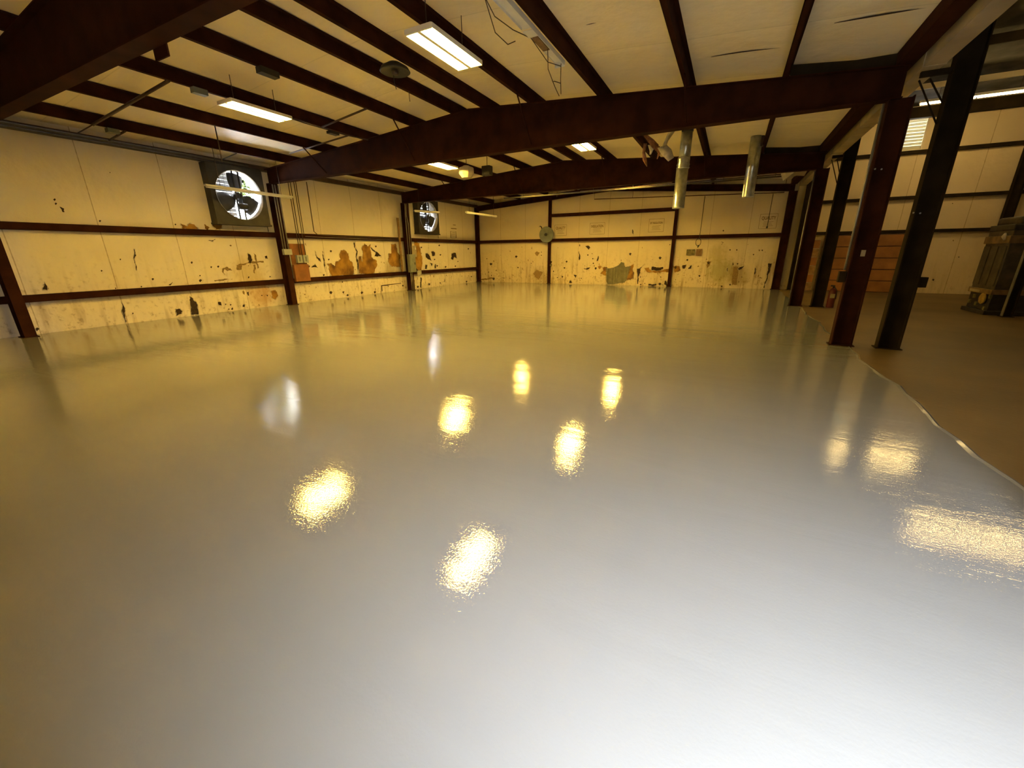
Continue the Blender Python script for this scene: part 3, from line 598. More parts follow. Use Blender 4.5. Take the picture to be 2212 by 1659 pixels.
# ------------------------------------------------------------ torn facing on the walls
from mathutils.geometry import tessellate_polygon
TEARS = json.loads(r'''{"left":[["f",[[8.327,1.345],[8.576,1.432],[8.557,1.598],[8.656,1.763],[8.85,1.782],[8.995,1.632],[8.985,1.425],[9.14,1.308],[9.164,0.999],[9.132,0.805],[8.056,0.841],[7.986,1.081],[8.028,1.189],[7.936,1.3],[8.139,1.313],[8.279,1.199]]],["f",[[9.398,0.852],[9.483,1.533],[9.616,1.551],[9.634,1.336],[9.711,1.648],[9.693,1.861],[9.879,2.037],[10.05,1.922],[10.199,2.002],[10.147,1.844],[10.174,1.485],[10.437,1.36],[10.435,1.155],[10.217,0.855],[9.932,0.827]]],["d",[[9.315,2.066],[9.391,2.067],[9.36,1.878],[9.463,1.725],[9.38,1.534],[9.439,1.262],[9.343,0.834],[9.358,1.245],[9.335,1.573],[9.411,1.726],[9.313,1.896]]],["f",[[11.399,2.018],[11.716,2.043],[11.762,1.681],[11.907,1.55],[11.841,1.07],[11.296,1.087],[11.111,1.305],[11.19,1.64],[11.378,1.661]]],["d",[[10.184,1.903],[10.332,1.785],[10.57,1.664],[10.729,1.561],[10.49,1.522],[10.337,1.544],[10.43,1.684],[10.245,1.765]]],["d",[[7.503,1.744],[7.552,1.554],[7.666,1.483],[7.707,1.358],[7.593,1.431],[7.528,1.537]]],["d",[[7.817,1.727],[7.838,1.727],[7.84,1.373],[7.841,1.015],[7.808,1.196],[7.809,1.445]]],["d",[[8.147,1.748],[8.195,1.778],[8.255,1.753],[8.223,1.723],[8.196,1.692],[8.162,1.714]]],["d",[[7.092,1.233],[7.147,1.268],[7.214,1.235],[7.177,1.2],[7.146,1.165],[7.109,1.192]]],["d",[[7.237,1.196],[7.421,1.295],[7.524,1.169],[7.401,1.191]]],["d",[[8.012,1.451],[8.048,1.473],[8.092,1.453],[8.068,1.431],[8.048,1.409],[8.023,1.425]]],["d",[[7.863,0.261],[7.933,0.301],[8.021,0.255],[7.974,0.213],[7.934,0.17],[7.885,0.207]]],["d",[[8.459,0.223],[8.506,0.249],[8.565,0.218],[8.533,0.191],[8.507,0.164],[8.474,0.188]]],["d",[[9.366,0.131],[9.431,0.165],[9.515,0.124],[9.471,0.087],[9.435,0.051],[9.388,0.083]]],["d",[[10.082,0.09],[10.147,0.123],[10.231,0.083],[10.188,0.048],[10.152,0.013],[10.105,0.044]]],["d",[[8.651,0.091],[8.704,0.119],[8.77,0.085],[8.735,0.055],[8.706,0.025],[8.668,0.052]]],["l",[[10.545,0.334],[11.809,0.348],[11.805,0.325],[10.599,0.298],[10.596,0.073],[10.551,0.077]]],["d",[[11.85,0.233],[11.902,0.258],[11.971,0.228],[11.937,0.202],[11.909,0.175],[11.87,0.199]]],["d",[[7.697,0.907],[7.74,0.932],[7.793,0.906],[7.764,0.88],[7.74,0.853],[7.71,0.874]]],["d",[[10.426,1.937],[10.475,1.966],[10.54,1.942],[10.507,1.914],[10.48,1.886],[10.444,1.905]]],["f",[[12.982,2.235],[13.302,2.091],[13.352,1.694],[13.439,1.384],[13.325,0.853],[12.809,0.873],[12.87,1.725]]],["d",[[13.698,1.631],[13.852,1.63],[14.047,1.502],[14.128,1.276],[13.727,1.442]]],["d",[[14.179,1.724],[14.472,1.692],[14.427,1.531],[14.234,1.5]]],["d",[[15.882,1.621],[16.258,1.654],[16.356,1.339],[16.113,1.447],[15.974,1.292],[15.794,1.347]]],["d",[[13.634,1.096],[13.789,1.092],[13.741,0.901],[13.586,0.907]]],["d",[[14.011,1.182],[14.221,1.145],[14.152,1.017]]],["d",[[14.407,1.108],[14.49,1.105],[14.479,0.908],[14.358,0.912]]],["d",[[14.516,1.036],[14.581,1.067],[14.672,1.036],[14.629,1.005],[14.595,0.974],[14.543,0.998]]],["d",[[14.825,1.574],[14.892,1.606],[14.984,1.577],[14.941,1.545],[14.906,1.513],[14.853,1.537]]],["d",[[15.223,0.965],[15.292,0.996],[15.388,0.964],[15.344,0.932],[15.307,0.9],[15.252,0.926]]],["d",[[16.119,0.97],[16.182,0.998],[16.271,0.97],[16.231,0.941],[16.197,0.912],[16.146,0.935]]],["d",[[17.482,1.88],[17.551,1.911],[17.649,1.885],[17.605,1.854],[17.569,1.824],[17.513,1.845]]],["d",[[14.79,2.03],[14.856,2.063],[14.948,2.037],[14.905,2.004],[14.87,1.972],[14.817,1.994]]],["d",[[14.341,1.349],[14.396,1.375],[14.473,1.351],[14.437,1.324],[14.407,1.297],[14.364,1.317]]],["d",[[16.382,1.207],[16.431,1.228],[16.498,1.208],[16.467,1.186],[16.442,1.164],[16.403,1.181]]],["d",[[13.36,1.922],[13.419,1.952],[13.5,1.927],[13.461,1.897],[13.43,1.867],[13.384,1.888]]],["d",[[13.158,0.513],[13.283,0.506],[13.2,0.031],[13.124,0.037]]],["d",[[13.746,0.172],[13.826,0.208],[13.937,0.166],[13.884,0.127],[13.841,0.089],[13.778,0.123]]],["d",[[12.869,0.105],[12.944,0.139],[13.046,0.097],[12.997,0.061],[12.956,0.024],[12.898,0.057]]],["d",[[17.694,0.338],[17.753,0.361],[17.838,0.334],[17.8,0.309],[17.769,0.284],[17.72,0.306]]],["d",[[17.153,0.09],[17.234,0.122],[17.348,0.083],[17.296,0.05],[17.254,0.015],[17.189,0.046]]],["d",[[14.687,0.171],[14.745,0.196],[14.825,0.167],[14.788,0.14],[14.757,0.114],[14.711,0.137]]],["f",[[3.483,2.453],[3.622,2.384],[3.689,2.464],[3.807,2.445],[3.881,2.33],[3.486,2.313]]],["f",[[4.065,2.471],[4.189,2.384],[4.108,2.314],[4.051,2.351]]],["f",[[4.239,2.494],[4.536,2.496],[4.509,2.371],[4.352,2.337]]],["d",[[5.117,1.669],[5.173,1.638],[5.204,1.488],[5.11,1.339],[5.07,1.49]]],["s",[[4.7,1.336],[5.148,1.444],[5.563,1.435],[5.554,1.389],[5.135,1.384],[4.863,1.331],[4.82,1.198],[4.672,1.204]]],["d",[[5.628,1.589],[5.697,1.604],[5.712,1.511],[5.629,1.512]]],["f",[[5.626,0.497],[5.769,0.518],[5.834,0.315],[5.708,0.211],[5.598,0.271]]],["s",[[4.265,1.248],[4.403,1.301],[4.552,1.194],[4.403,1.17],[4.331,1.231],[4.282,1.132],[4.383,1.011],[4.254,1.133]]],["d",[[3.936,0.313],[4.018,0.305],[4.023,0.2],[3.945,0.224]]],["d",[[4.644,0.146],[4.692,0.156],[4.681,0.074],[4.616,0.087]]],["s",[[5.295,1.698],[5.346,1.637],[5.376,1.239],[5.322,1.211],[5.308,1.456]]],["s",[[5.22,1.336],[5.283,1.334],[5.21,1.061],[5.169,1.094]]],["d",[[3.478,1.447],[3.507,1.469],[3.538,1.449],[3.518,1.426],[3.501,1.404],[3.484,1.421]]],["d",[[4.137,1.319],[4.168,1.342],[4.203,1.321],[4.182,1.297],[4.163,1.274],[4.144,1.292]]],["d",[[3.952,1.309],[3.977,1.328],[4.005,1.31],[3.988,1.291],[3.973,1.272],[3.957,1.287]]],["d",[[3.584,0.955],[3.623,0.984],[3.666,0.955],[3.639,0.925],[3.615,0.896],[3.592,0.919]]],["d",[[3.62,1.085],[3.64,1.099],[3.661,1.085],[3.648,1.07],[3.636,1.055],[3.624,1.067]]],["d",[[5.656,0.953],[5.681,0.969],[5.711,0.953],[5.694,0.936],[5.679,0.918],[5.663,0.932]]],["d",[[4.12,0.227],[4.141,0.241],[4.165,0.224],[4.15,0.209],[4.138,0.193],[4.124,0.207]]],["s",[[3.99,0.932],[4.499,0.946],[4.494,0.923],[3.983,0.904]]],["d",[[4.07,2.024],[4.279,2.067],[4.148,2.017]]],["d",[[4.254,0.198],[4.279,0.214],[4.306,0.195],[4.289,0.177],[4.275,0.16],[4.26,0.175]]],["d",[[2.856,0.227],[2.944,0.231],[2.995,0.153],[2.961,0.085],[2.897,0.079],[2.833,0.047]]],["d",[[3.263,0.543],[3.32,0.479],[3.375,0.313],[3.382,0.164],[3.369,0.017],[3.188,0.04],[3.221,0.33]]],["d",[[4.63,0.138],[4.663,0.159],[4.7,0.134],[4.678,0.111],[4.659,0.088],[4.638,0.109]]],["d",[[4.187,0.074],[4.207,0.087],[4.229,0.071],[4.215,0.057],[4.204,0.043],[4.192,0.055]]],["d",[[1.143,2.819],[1.166,2.841],[1.188,2.826],[1.172,2.805],[1.158,2.784],[1.146,2.797]]],["d",[[1.143,2.734],[1.164,2.754],[1.184,2.74],[1.169,2.721],[1.157,2.702],[1.146,2.714]]],["d",[[1.209,2.676],[1.267,2.643],[1.26,2.571],[1.226,2.569]]],["d",[[0.566,1.086],[0.59,1.009],[0.569,0.926],[0.508,0.94]]],["d",[[1.802,2.423],[1.825,2.443],[1.848,2.428],[1.832,2.408],[1.818,2.388],[1.805,2.401]]],["d",[[2.301,1.776],[2.321,1.776],[2.249,1.288],[2.233,1.289]]],["d",[[1.751,0.52],[1.769,0.518],[1.747,0.05],[1.72,0.054]]],["d",[[2.503,1.053],[2.53,1.074],[2.557,1.053],[2.539,1.032],[2.523,1.011],[2.508,1.027]]],["d",[[2.834,0.868],[2.949,0.952],[2.887,0.864]]],["d",[[2.257,3.512],[2.268,3.521],[2.278,3.516],[2.271,3.506],[2.265,3.497],[2.259,3.502]]],["d",[[1.555,1.299],[1.573,1.314],[1.591,1.3],[1.578,1.284],[1.567,1.269],[1.558,1.281]]],["d",[[1.971,1.553],[1.987,1.566],[2.003,1.554],[1.992,1.54],[1.982,1.527],[1.974,1.537]]],["d",[[1.9,0.241],[1.919,0.256],[1.939,0.239],[1.925,0.223],[1.914,0.207],[1.903,0.221]]],["d",[[2.23,0.882],[2.25,0.898],[2.271,0.882],[2.257,0.866],[2.245,0.85],[2.234,0.863]]],["d",[[1.722,0.878],[1.738,0.891],[1.754,0.877],[1.742,0.864],[1.733,0.851],[1.724,0.862]]],["d",[[3.33,2.424],[3.352,2.443],[3.376,2.429],[3.361,2.411],[3.348,2.394],[3.335,2.405]]],["d",[[0.185,0.125],[0.215,0.15],[0.242,0.12],[0.221,0.093],[0.202,0.066],[0.187,0.09]]]],"far":[["m",[[7.61,0.836],[7.728,0.818],[7.996,0.857],[8.253,0.987],[8.356,1.133],[8.528,1.088],[8.507,0.988],[8.598,0.898],[8.746,0.917],[8.855,0.936],[8.769,0.626],[8.685,0.258],[8.6,0.145],[8.317,0.101],[8.052,0.038],[7.682,0.02]]],["f",[[8.746,0.917],[8.995,1.026],[8.942,0.774],[9.035,0.539],[8.978,0.337],[8.687,0.239],[8.716,0.589]]],["f",[[7.432,0.872],[7.646,0.892],[7.69,0.8],[7.653,0.463],[7.494,0.498],[7.341,0.572],[7.48,0.723]]],["d",[[9.168,0.812],[9.268,0.812],[9.452,0.983],[9.324,0.795],[9.338,0.633],[9.254,0.451],[9.285,0.087],[9.23,0.086]]],["f",[[9.519,0.832],[9.711,0.887],[9.869,0.711],[10.271,0.733],[10.656,0.841],[10.674,0.667],[10.449,0.682],[10.21,0.644],[9.856,0.657],[9.661,0.655]]],["d",[[9.849,0.923],[10.044,0.907],[10.187,0.872],[10.374,0.909],[10.399,0.839],[10.269,0.75],[9.866,0.746]]],["d",[[9.783,0.099],[9.982,0.086],[10.139,0.108],[10.162,0.054],[10.008,0.0],[9.79,0.026]]],["d",[[10.542,0.277],[10.6,0.225],[10.687,0.05],[10.639,0.013],[10.507,0.116]]],["d",[[8.71,1.529],[8.762,1.576],[8.849,1.535],[8.818,1.488],[8.794,1.441],[8.742,1.475]]],["d",[[10.141,1.338],[10.192,1.386],[10.279,1.344],[10.249,1.296],[10.226,1.247],[10.175,1.282]]],["d",[[10.285,0.445],[10.308,0.468],[10.348,0.45],[10.334,0.427],[10.324,0.405],[10.3,0.42]]],["d",[[9.362,0.065],[9.394,0.097],[9.449,0.072],[9.43,0.041],[9.415,0.009],[9.382,0.031]]],["d",[[9.572,0.121],[9.593,0.142],[9.63,0.125],[9.617,0.104],[9.607,0.084],[9.586,0.098]]],["f",[[7.183,0.899],[7.259,0.964],[7.38,0.909],[7.335,0.844],[7.299,0.778],[7.227,0.824]]],["d",[[7.01,0.832],[7.062,0.877],[7.145,0.84],[7.114,0.795],[7.089,0.75],[7.04,0.781]]],["d",[[10.244,0.123],[10.295,0.174],[10.383,0.133],[10.353,0.082],[10.33,0.031],[10.277,0.066]]],["d",[[8.626,1.259],[8.676,1.214],[8.637,1.237]]],["d",[[2.38,1.438],[2.449,1.488],[2.55,1.445],[2.507,1.394],[2.473,1.344],[2.414,1.38]]],["d",[[0.713,1.028],[0.796,1.087],[0.917,1.037],[0.865,0.978],[0.822,0.918],[0.752,0.96]]],["d",[[2.52,0.838],[2.559,0.867],[2.616,0.843],[2.592,0.814],[2.572,0.785],[2.539,0.805]]],["d",[[5.406,1.163],[5.454,1.202],[5.528,1.169],[5.499,1.13],[5.476,1.091],[5.432,1.119]]],["d",[[6.119,1.671],[6.222,1.42],[6.185,1.21],[6.138,1.252]]],["d",[[6.469,1.914],[6.623,1.952],[6.74,1.828],[6.634,1.747]]],["d",[[6.58,1.492],[6.614,1.521],[6.669,1.496],[6.648,1.467],[6.631,1.438],[6.599,1.459]]],["d",[[6.817,1.548],[6.838,1.565],[6.87,1.55],[6.858,1.533],[6.848,1.515],[6.829,1.528]]],["d",[[6.861,1.304],[6.892,1.33],[6.941,1.307],[6.923,1.281],[6.908,1.255],[6.879,1.274]]],["d",[[6.891,1.077],[6.925,1.106],[6.98,1.081],[6.959,1.052],[6.943,1.023],[6.911,1.043]]],["d",[[6.41,0.788],[6.679,0.854],[6.79,0.876],[6.64,0.74]]],["d",[[7.02,0.832],[7.068,0.873],[7.144,0.839],[7.116,0.797],[7.093,0.756],[7.048,0.785]]],["d",[[5.202,0.378],[5.243,0.412],[5.307,0.384],[5.282,0.35],[5.262,0.316],[5.224,0.339]]],["d",[[5.869,0.483],[6.056,0.464],[6.016,0.32]]],["d",[[5.668,0.174],[5.763,0.176],[5.801,0.046],[5.649,0.042]]],["d",[[0.871,0.195],[0.946,0.25],[1.054,0.206],[1.007,0.151],[0.969,0.097],[0.906,0.134]]],["d",[[5.307,0.837],[5.348,0.871],[5.412,0.843],[5.387,0.809],[5.367,0.776],[5.33,0.799]]],["d",[[0.584,0.562],[0.622,0.589],[0.676,0.567],[0.652,0.54],[0.633,0.513],[0.601,0.532]]],["d",[[0.5,1.318],[0.532,1.341],[0.58,1.321],[0.559,1.298],[0.542,1.275],[0.515,1.292]]],["d",[[1.105,0.661],[1.137,0.685],[1.183,0.665],[1.163,0.642],[1.147,0.619],[1.12,0.635]]],["s",[[3.51,0.53],[3.754,0.722],[4.12,0.565],[3.971,0.374],[3.852,0.182],[3.635,0.315]]],["d",[[3.971,1.484],[3.998,1.505],[4.04,1.487],[4.023,1.465],[4.009,1.444],[3.985,1.459]]],["s",[[3.603,1.604],[3.723,1.695],[3.904,1.615],[3.83,1.524],[3.771,1.432],[3.664,1.499]]],["d",[[4.693,0.654],[4.728,0.683],[4.781,0.659],[4.76,0.631],[4.743,0.603],[4.712,0.623]]],["d",[[4.927,0.325],[4.957,0.35],[5.005,0.33],[4.986,0.305],[4.971,0.28],[4.943,0.297]]],["d",[[7.159,1.415],[7.203,1.415],[7.185,1.209],[7.108,1.168]]],["d",[[3.373,1.064],[3.397,1.083],[3.434,1.067],[3.419,1.048],[3.407,1.029],[3.385,1.042]]],["s",[[-1.058,0.0],[1.021,0.27],[1.019,0.198],[-0.51,0.0]]],["d",[[5.298,5.288],[5.301,5.29],[5.307,5.288],[5.305,5.285],[5.303,5.283],[5.3,5.285]]],["d",[[8.788,2.648],[8.832,2.59],[8.863,2.36],[8.797,2.534]]],["d",[[4.501,1.145],[4.562,1.194],[4.657,1.152],[4.619,1.103],[4.589,1.054],[4.533,1.089]]],["d",[[11.379,1.24],[11.413,1.274],[11.473,1.244],[11.453,1.21],[11.438,1.176],[11.403,1.201]]],["d",[[11.237,0.98],[11.416,1.018],[11.346,0.828],[11.25,0.866]]],["d",[[11.506,0.867],[11.651,1.019],[11.619,0.83],[11.519,0.822]]],["f",[[10.832,0.939],[11.091,0.96],[11.187,0.77],[10.939,0.652]]],["d",[[10.889,0.901],[10.932,0.944],[11.008,0.907],[10.983,0.864],[10.964,0.821],[10.918,0.852]]],["d",[[11.988,0.528],[12.021,0.563],[12.08,0.534],[12.061,0.5],[12.047,0.465],[12.011,0.489]]],["d",[[13.109,1.663],[13.132,1.687],[13.175,1.665],[13.162,1.641],[13.152,1.616],[13.126,1.634]]],["d",[[13.374,1.66],[13.396,1.684],[13.439,1.662],[13.426,1.638],[13.416,1.613],[13.391,1.631]]],["d",[[12.73,2.479],[12.754,2.503],[12.797,2.481],[12.783,2.457],[12.773,2.433],[12.747,2.451]]],["s",[[12.255,1.169],[12.446,1.169],[12.413,1.022],[12.315,0.836]]],["d",[[14.691,1.082],[14.83,1.083],[14.809,0.926],[14.763,0.539],[14.716,0.037],[14.675,0.054],[14.731,0.538]]],["d",[[13.554,0.864],[13.814,0.991],[13.775,0.927],[13.63,0.793]]],["d",[[13.488,1.073],[13.513,1.101],[13.559,1.078],[13.545,1.05],[13.535,1.022],[13.507,1.042]]],["d",[[14.217,0.887],[14.255,0.887],[14.275,0.656],[14.245,0.602]]],["d",[[12.727,2.012],[12.849,1.975],[12.763,1.87],[12.807,1.968]]],["d",[[14.05,1.46],[14.071,1.484],[14.113,1.463],[14.101,1.439],[14.092,1.415],[14.067,1.432]]],["d",[[12.982,0.076],[13.011,0.109],[13.064,0.083],[13.047,0.051],[13.035,0.019],[13.003,0.041]]],["d",[[13.313,0.159],[13.341,0.191],[13.393,0.166],[13.377,0.134],[13.365,0.103],[13.334,0.124]]],["s",[[13.375,0.953],[13.579,0.918],[13.623,0.154],[13.422,0.149]]],["d",[[10.989,0.33],[11.005,0.346],[11.033,0.333],[11.024,0.316],[11.017,0.3],[11.0,0.311]]],["d",[[12.293,1.113],[12.333,1.154],[12.404,1.119],[12.381,1.078],[12.365,1.036],[12.322,1.066]]],["s",[[14.238,1.634],[14.264,1.663],[14.313,1.637],[14.299,1.609],[14.288,1.58],[14.258,1.601]]]],"annex":[["d",[[19.057,1.421],[19.32,1.516],[19.495,1.418],[19.623,1.41],[19.476,1.392],[19.327,1.483]]],["d",[[20.098,0.508],[20.119,0.541],[20.167,0.514],[20.157,0.482],[20.151,0.45],[20.121,0.472]]],["d",[[20.617,1.324],[20.628,1.341],[20.655,1.326],[20.65,1.308],[20.646,1.291],[20.63,1.304]]],["s",[[20.332,1.902],[20.345,1.921],[20.375,1.904],[20.369,1.885],[20.365,1.865],[20.346,1.88]]],["d",[[20.011,3.163],[20.021,3.177],[20.044,3.163],[20.039,3.149],[20.036,3.135],[20.021,3.146]]],["d",[[19.586,3.82],[19.595,3.831],[19.614,3.819],[19.61,3.808],[19.607,3.796],[19.595,3.805]]],["s",[[19.363,1.072],[19.382,1.1],[19.424,1.076],[19.415,1.049],[19.409,1.021],[19.383,1.041]]],["s",[[19.699,0.133],[19.72,0.166],[19.77,0.14],[19.759,0.106],[19.752,0.073],[19.722,0.096]]]]}''')
MT = {'d': M['dark'], 'f': M['fib'], 's': M['stain'], 'l': M['dark'], 'm': M['sheet']}
NM = {'d': 'torn_hole', 'f': 'exposed_fibreglass', 's': 'rub_stain', 'l': 'torn_hole', 'm': 'exposed_sheet'}
def rough_poly(pl, amt):
    out = []; n = len(pl); xs_ = [p[0] for p in pl]; zs_ = [p[1] for p in pl]; sz = max(max(xs_) - min(xs_), max(zs_) - min(zs_))
    step = max(.008, min(.035, sz / 7))
    for i in range(n):
        a, b = pl[i], pl[(i + 1) % n]; dx, dz = b[0] - a[0], b[1] - a[1]; L_ = math.hypot(dx, dz); k = max(1, min(26, int(L_ / step)))
        if L_ < 1e-5: continue
        nx, nz = -dz / L_, dx / L_; ph = rnd.uniform(0, 6.28); q = min(L_ * .05, .02)
        for j in range(k):
            f = j / k; o = (q * math.sin(f * math.pi * 2 + ph) * math.sin(f * math.pi) + rnd.uniform(-.32, .32) * (L_ / k)) if j else 0
            out.append((a[0] + dx * f + nx * o, max(.004, a[1] + dz * f + nz * o)))
    return out
def wallpoint(side, u, z, off):
    if side == 'left': return (WX + 0.035 * pillow(z, (0.0, 0.77, 2.24, 4.36)) * (0.7 + 0.3 * math.sin(u * 2.05 + 0.4)) + off, u, z)
    if side == 'far': return (u, WY - 0.03 * pillow(z, (0.0, 2.24, 3.46, 4.95)) * (0.7 + 0.3 * math.sin(u * 2.05)) - off, z)
    return (u, WY - 0.03 * pillow(z, (0.0, 2.25, 3.42, 4.93, 6.4)) * (0.7 + 0.3 * math.sin(u * 2.05)) - off, z)
def patches(side, wall, rand):
    ms = {}; lip = MB()
    items = [(k, p) for k, p in TEARS[side]] + rand
    lay = {'s': .003, 'm': .005, 'f': .007, 'l': .008, 'd': .009}
    for kind, pl in items:
        if len(pl) < 3: continue
        xs_ = [p[0] for p in pl]; zs_ = [p[1] for p in pl]; sz = max(max(xs_) - min(xs_), max(zs_) - min(zs_))
        if sz < .015: continue
        P = rough_poly(pl, min(.010, sz * .035)) if kind != 'l' else pl
        m = ms.setdefault(kind, MB()); 
        vv = [m.bm.verts.new(wallpoint(side, u, z, lay[kind])) for u, z in P]
        for tri in tessellate_polygon([[Vector((u, z, 0)) for u, z in P]]):
            try: m.bm.faces.new([vv[i] for i in tri])
            except Exception: pass
        if sz > .16 and kind in 'fdm':      # curled rim of vinyl facing around the tear
            cu, cz = sum(p[0] for p in P) / len(P), sum(p[1] for p in P) / len(P)
            for i in range(len(P)):
                if rnd.random() < .45: continue
                a, b = P[i], P[(i + 1) % len(P)]
                o = rnd.uniform(.012, .03)
                def out(p, q): 
                    d = Vector((p[0] - cu, p[1] - cz)); d = d.normalized() if d.length > 1e-4 else Vector((0, 1)); return (p[0] + d.x * q, max(.003, p[1] + d.y * q))
                A, B = out(a, o), out(b, o)
                v4 = [lip.bm.verts.new(wallpoint(side, *a, .02)), lip.bm.verts.new(wallpoint(side, *b, .02)), lip.bm.verts.new(wallpoint(side, *B, .004)), lip.bm.verts.new(wallpoint(side, *A, .004))]
                lip.bm.faces.new(v4)
    for k, m in ms.items():
        if k != 'm':
            m.build(NM[k], MT[k], wall)
    lip.build('curled_facing', M['flap'], wall)
def blob(u, z, r):
    n = rnd.randint(4, 7); a0 = rnd.uniform(0, 6.28); e = rnd.choice([.4, .7, 1.2, 2.0, 2.6])
    return [[u + r * rnd.uniform(.25, 1.3) * math.cos(a0 + 6.283 * i / n), max(.01, z + e * r * rnd.uniform(.25, 1.3) * math.sin(a0 + 6.283 * i / n))] for i in range(n)]
rl, rf = [], []
for k in range(110):
    y = rnd.uniform(6.6, 18.2) if k % 8 else rnd.uniform(4.2, 6.0)
    z = rnd.choice([rnd.uniform(.03, .62), rnd.uniform(.03, .62), rnd.uniform(.9, 2.0)]); rl.append([rnd.choice('dsss'), blob(y, z, rnd.uniform(.012, .038))])
for k in range(150):
    x = rnd.uniform(.3, 14.8); z = rnd.choice([rnd.uniform(.02, .5), rnd.uniform(.1, 1.3), rnd.uniform(.3, 2.0)]); rf.append([rnd.choice('dsss'), blob(x, z, rnd.uniform(.010, .040))])
patches('left', lw, rl); patches('far', wb, rf); patches('annex', wa, [])
# corrugated sheet seen through the big tear
big = [p for k, p in TEARS['far'] if k == 'm'][0]
m = MB()
u0, u1 = min(p[0] for p in big), max(p[0] for p in big)
def top_at(u):
    best = 0
    for i in range(len(big)):
        a, b = big[i], big[(i + 1) % len(big)]
        if min(a[0], b[0]) <= u <= max(a[0], b[0]) and abs(a[0] - b[0]) > 1e-4: best = max(best, a[1] + (b[1] - a[1]) * (u - a[0]) / (b[0] - a[0]))
    return best
def bot_at(u):
    best = 9
    for i in range(len(big)):
        a, b = big[i], big[(i + 1) % len(big)]
        if min(a[0], b[0]) <= u <= max(a[0], b[0]) and abs(a[0] - b[0]) > 1e-4: best = min(best, a[1] + (b[1] - a[1]) * (u - a[0]) / (b[0] - a[0]))
    return min(best, .9)
prev = None
for i in range(49):
    u = u0 + .004 + (u1 - u0 - .008) * i / 48; t_, b_ = top_at(u), bot_at(u)
    off = .012 + .012 * (1 if (u * 3.2) % 1 > .82 else 0) + .003 * (1 if (u * 16) % 1 > .8 else 0)
    a, b = m.bm.verts.new(wallpoint('far', u, max(.004, b_), off)), m.bm.verts.new(wallpoint('far', u, t_, off))
    if prev: m.bm.faces.new((prev[0], a, b, prev[1]))
    prev = (a, b)
m.build('exposed_sheet', M['sheet_old'], wb)
m = MB()
for i in range(5):
    u = u0 + .10 + (u1 - u0 - .2) * i / 4
    if top_at(u) > .25: m.box(u - .012, u + .012, WY - .062, WY - .03, max(.01, bot_at(u)), top_at(u) - .02)
m.build('sheet_rib', M['sheet_old'], wb)
# curled scraps along the far wall foot
for (x, z, r, l) in ((7.72, .03, .06, 'white curled scrap on the floor left of the exposed metal sheet'), (10.45, .03, .05, 'white curled scrap on the floor by the right wall post')):
    m = MB(); m.tube([(x - r, WY - .18, .02 + r), (x, WY - .16, .02 + r * 1.4), (x + r, WY - .17, .01 + r * .8)], [r * .4, r * .7, r * .3], 7)
    tag(m.build('facing_scrap', M['flap']), l, 'debris')
for i, (y, l) in enumerate(((7.95, 'leftmost'), (9.05, 'second'), (9.35, 'third'), (10.15, 'fourth'), (10.45, 'rightmost'))):
    m = MB(); m.tube([(.0, y - .05, .865), (-.02, y, .88), (-.05, y + .05, .87)], [.015, .03, .012], 6)
    tag(m.build('facing_scrap', M['flap']), 'white scrap on the lower girt under the torn insulation, %s of five' % l, 'debris')

# printed marks on the facing of the far wall
def printed(word, x0, x1, z0, z1, wall, box=True):
    m = MB(); y = WY - .034; t_ = .012
    if box:
        m.box(x0, x1, y - .001, y, z1 - t_, z1); m.box(x0, x1, y - .001, y, z0, z0 + t_); m.box(x0, x0 + t_, y - .001, y, z0, z1); m.box(x1 - t_, x1, y - .001, y, z0, z1)
    w_ = x1 - x0
    for k in range(4): m.box(x0 + w_ * (.22 + .03 * (k % 2)), x1 - w_ * (.2 + .05 * (k % 3)), y - .001, y, z0 + .10 + k * .055, z0 + .112 + k * .055)
    m.build('printed_mark', M['ink'], wall)
    cu = bpy.data.curves.new('lettering', 'FONT'); cu.body = word; cu.align_x = 'CENTER'; cu.size = .15; cu.extrude = .0008; cu.offset = .004
    to = bpy.data.objects.new('lettering_src', cu); C.objects.link(to); bpy.context.view_layer.update()
    dg = bpy.context.evaluated_depsgraph_get(); me = bpy.data.meshes.new_from_object(to.evaluated_get(dg)); me.transform(Matrix.Rotation(math.pi / 2, 4, 'X'))
    wm = max(v.co.x for v in me.vertices) - min(v.co.x for v in me.vertices); s = (w_ * .80) / wm
    me.transform(Matrix.Diagonal((s, 1, min(1.2, s * 1.6), 1))); me.transform(Matrix.Translation(((x0 + x1) / 2, y, z1 - .22)))
    bpy.data.objects.remove(to); me.materials.clear(); me.materials.append(M['ink'])
    o = bpy.data.objects.new('printed_lettering', me); C.objects.link(o); o.parent = wall
printed('QUALITY', 4.75, 5.42, 2.46, 3.0, wb); printed('INSULATION', 6.66, 7.43, 2.48, 3.02, wb); printed('BY INSULATION', 9.54, 10.23, 2.50, 3.08, wb); printed('QUALITY', 14.09, 14.74, 2.50, 3.08, wb)
m = MB(); xw = WX + .04     # faded stamp on the left wall
for (a, b, c, d) in ((15.9, 16.4, 2.42, 2.43), (15.9, 16.4, 2.74, 2.75), (15.9, 15.91, 2.42, 2.75), (16.39, 16.4, 2.42, 2.75), (16.0, 16.3, 2.5, 2.52), (16.0, 16.3, 2.58, 2.6), (16.05, 16.3, 2.66, 2.68), (15.95, 16.45, 2.86, 2.9), (16.15, 16.4, 3.05, 3.08)): m.box(xw - .03, xw, a, b, c, d)
m.build('printed_mark', M['ink'], lw)
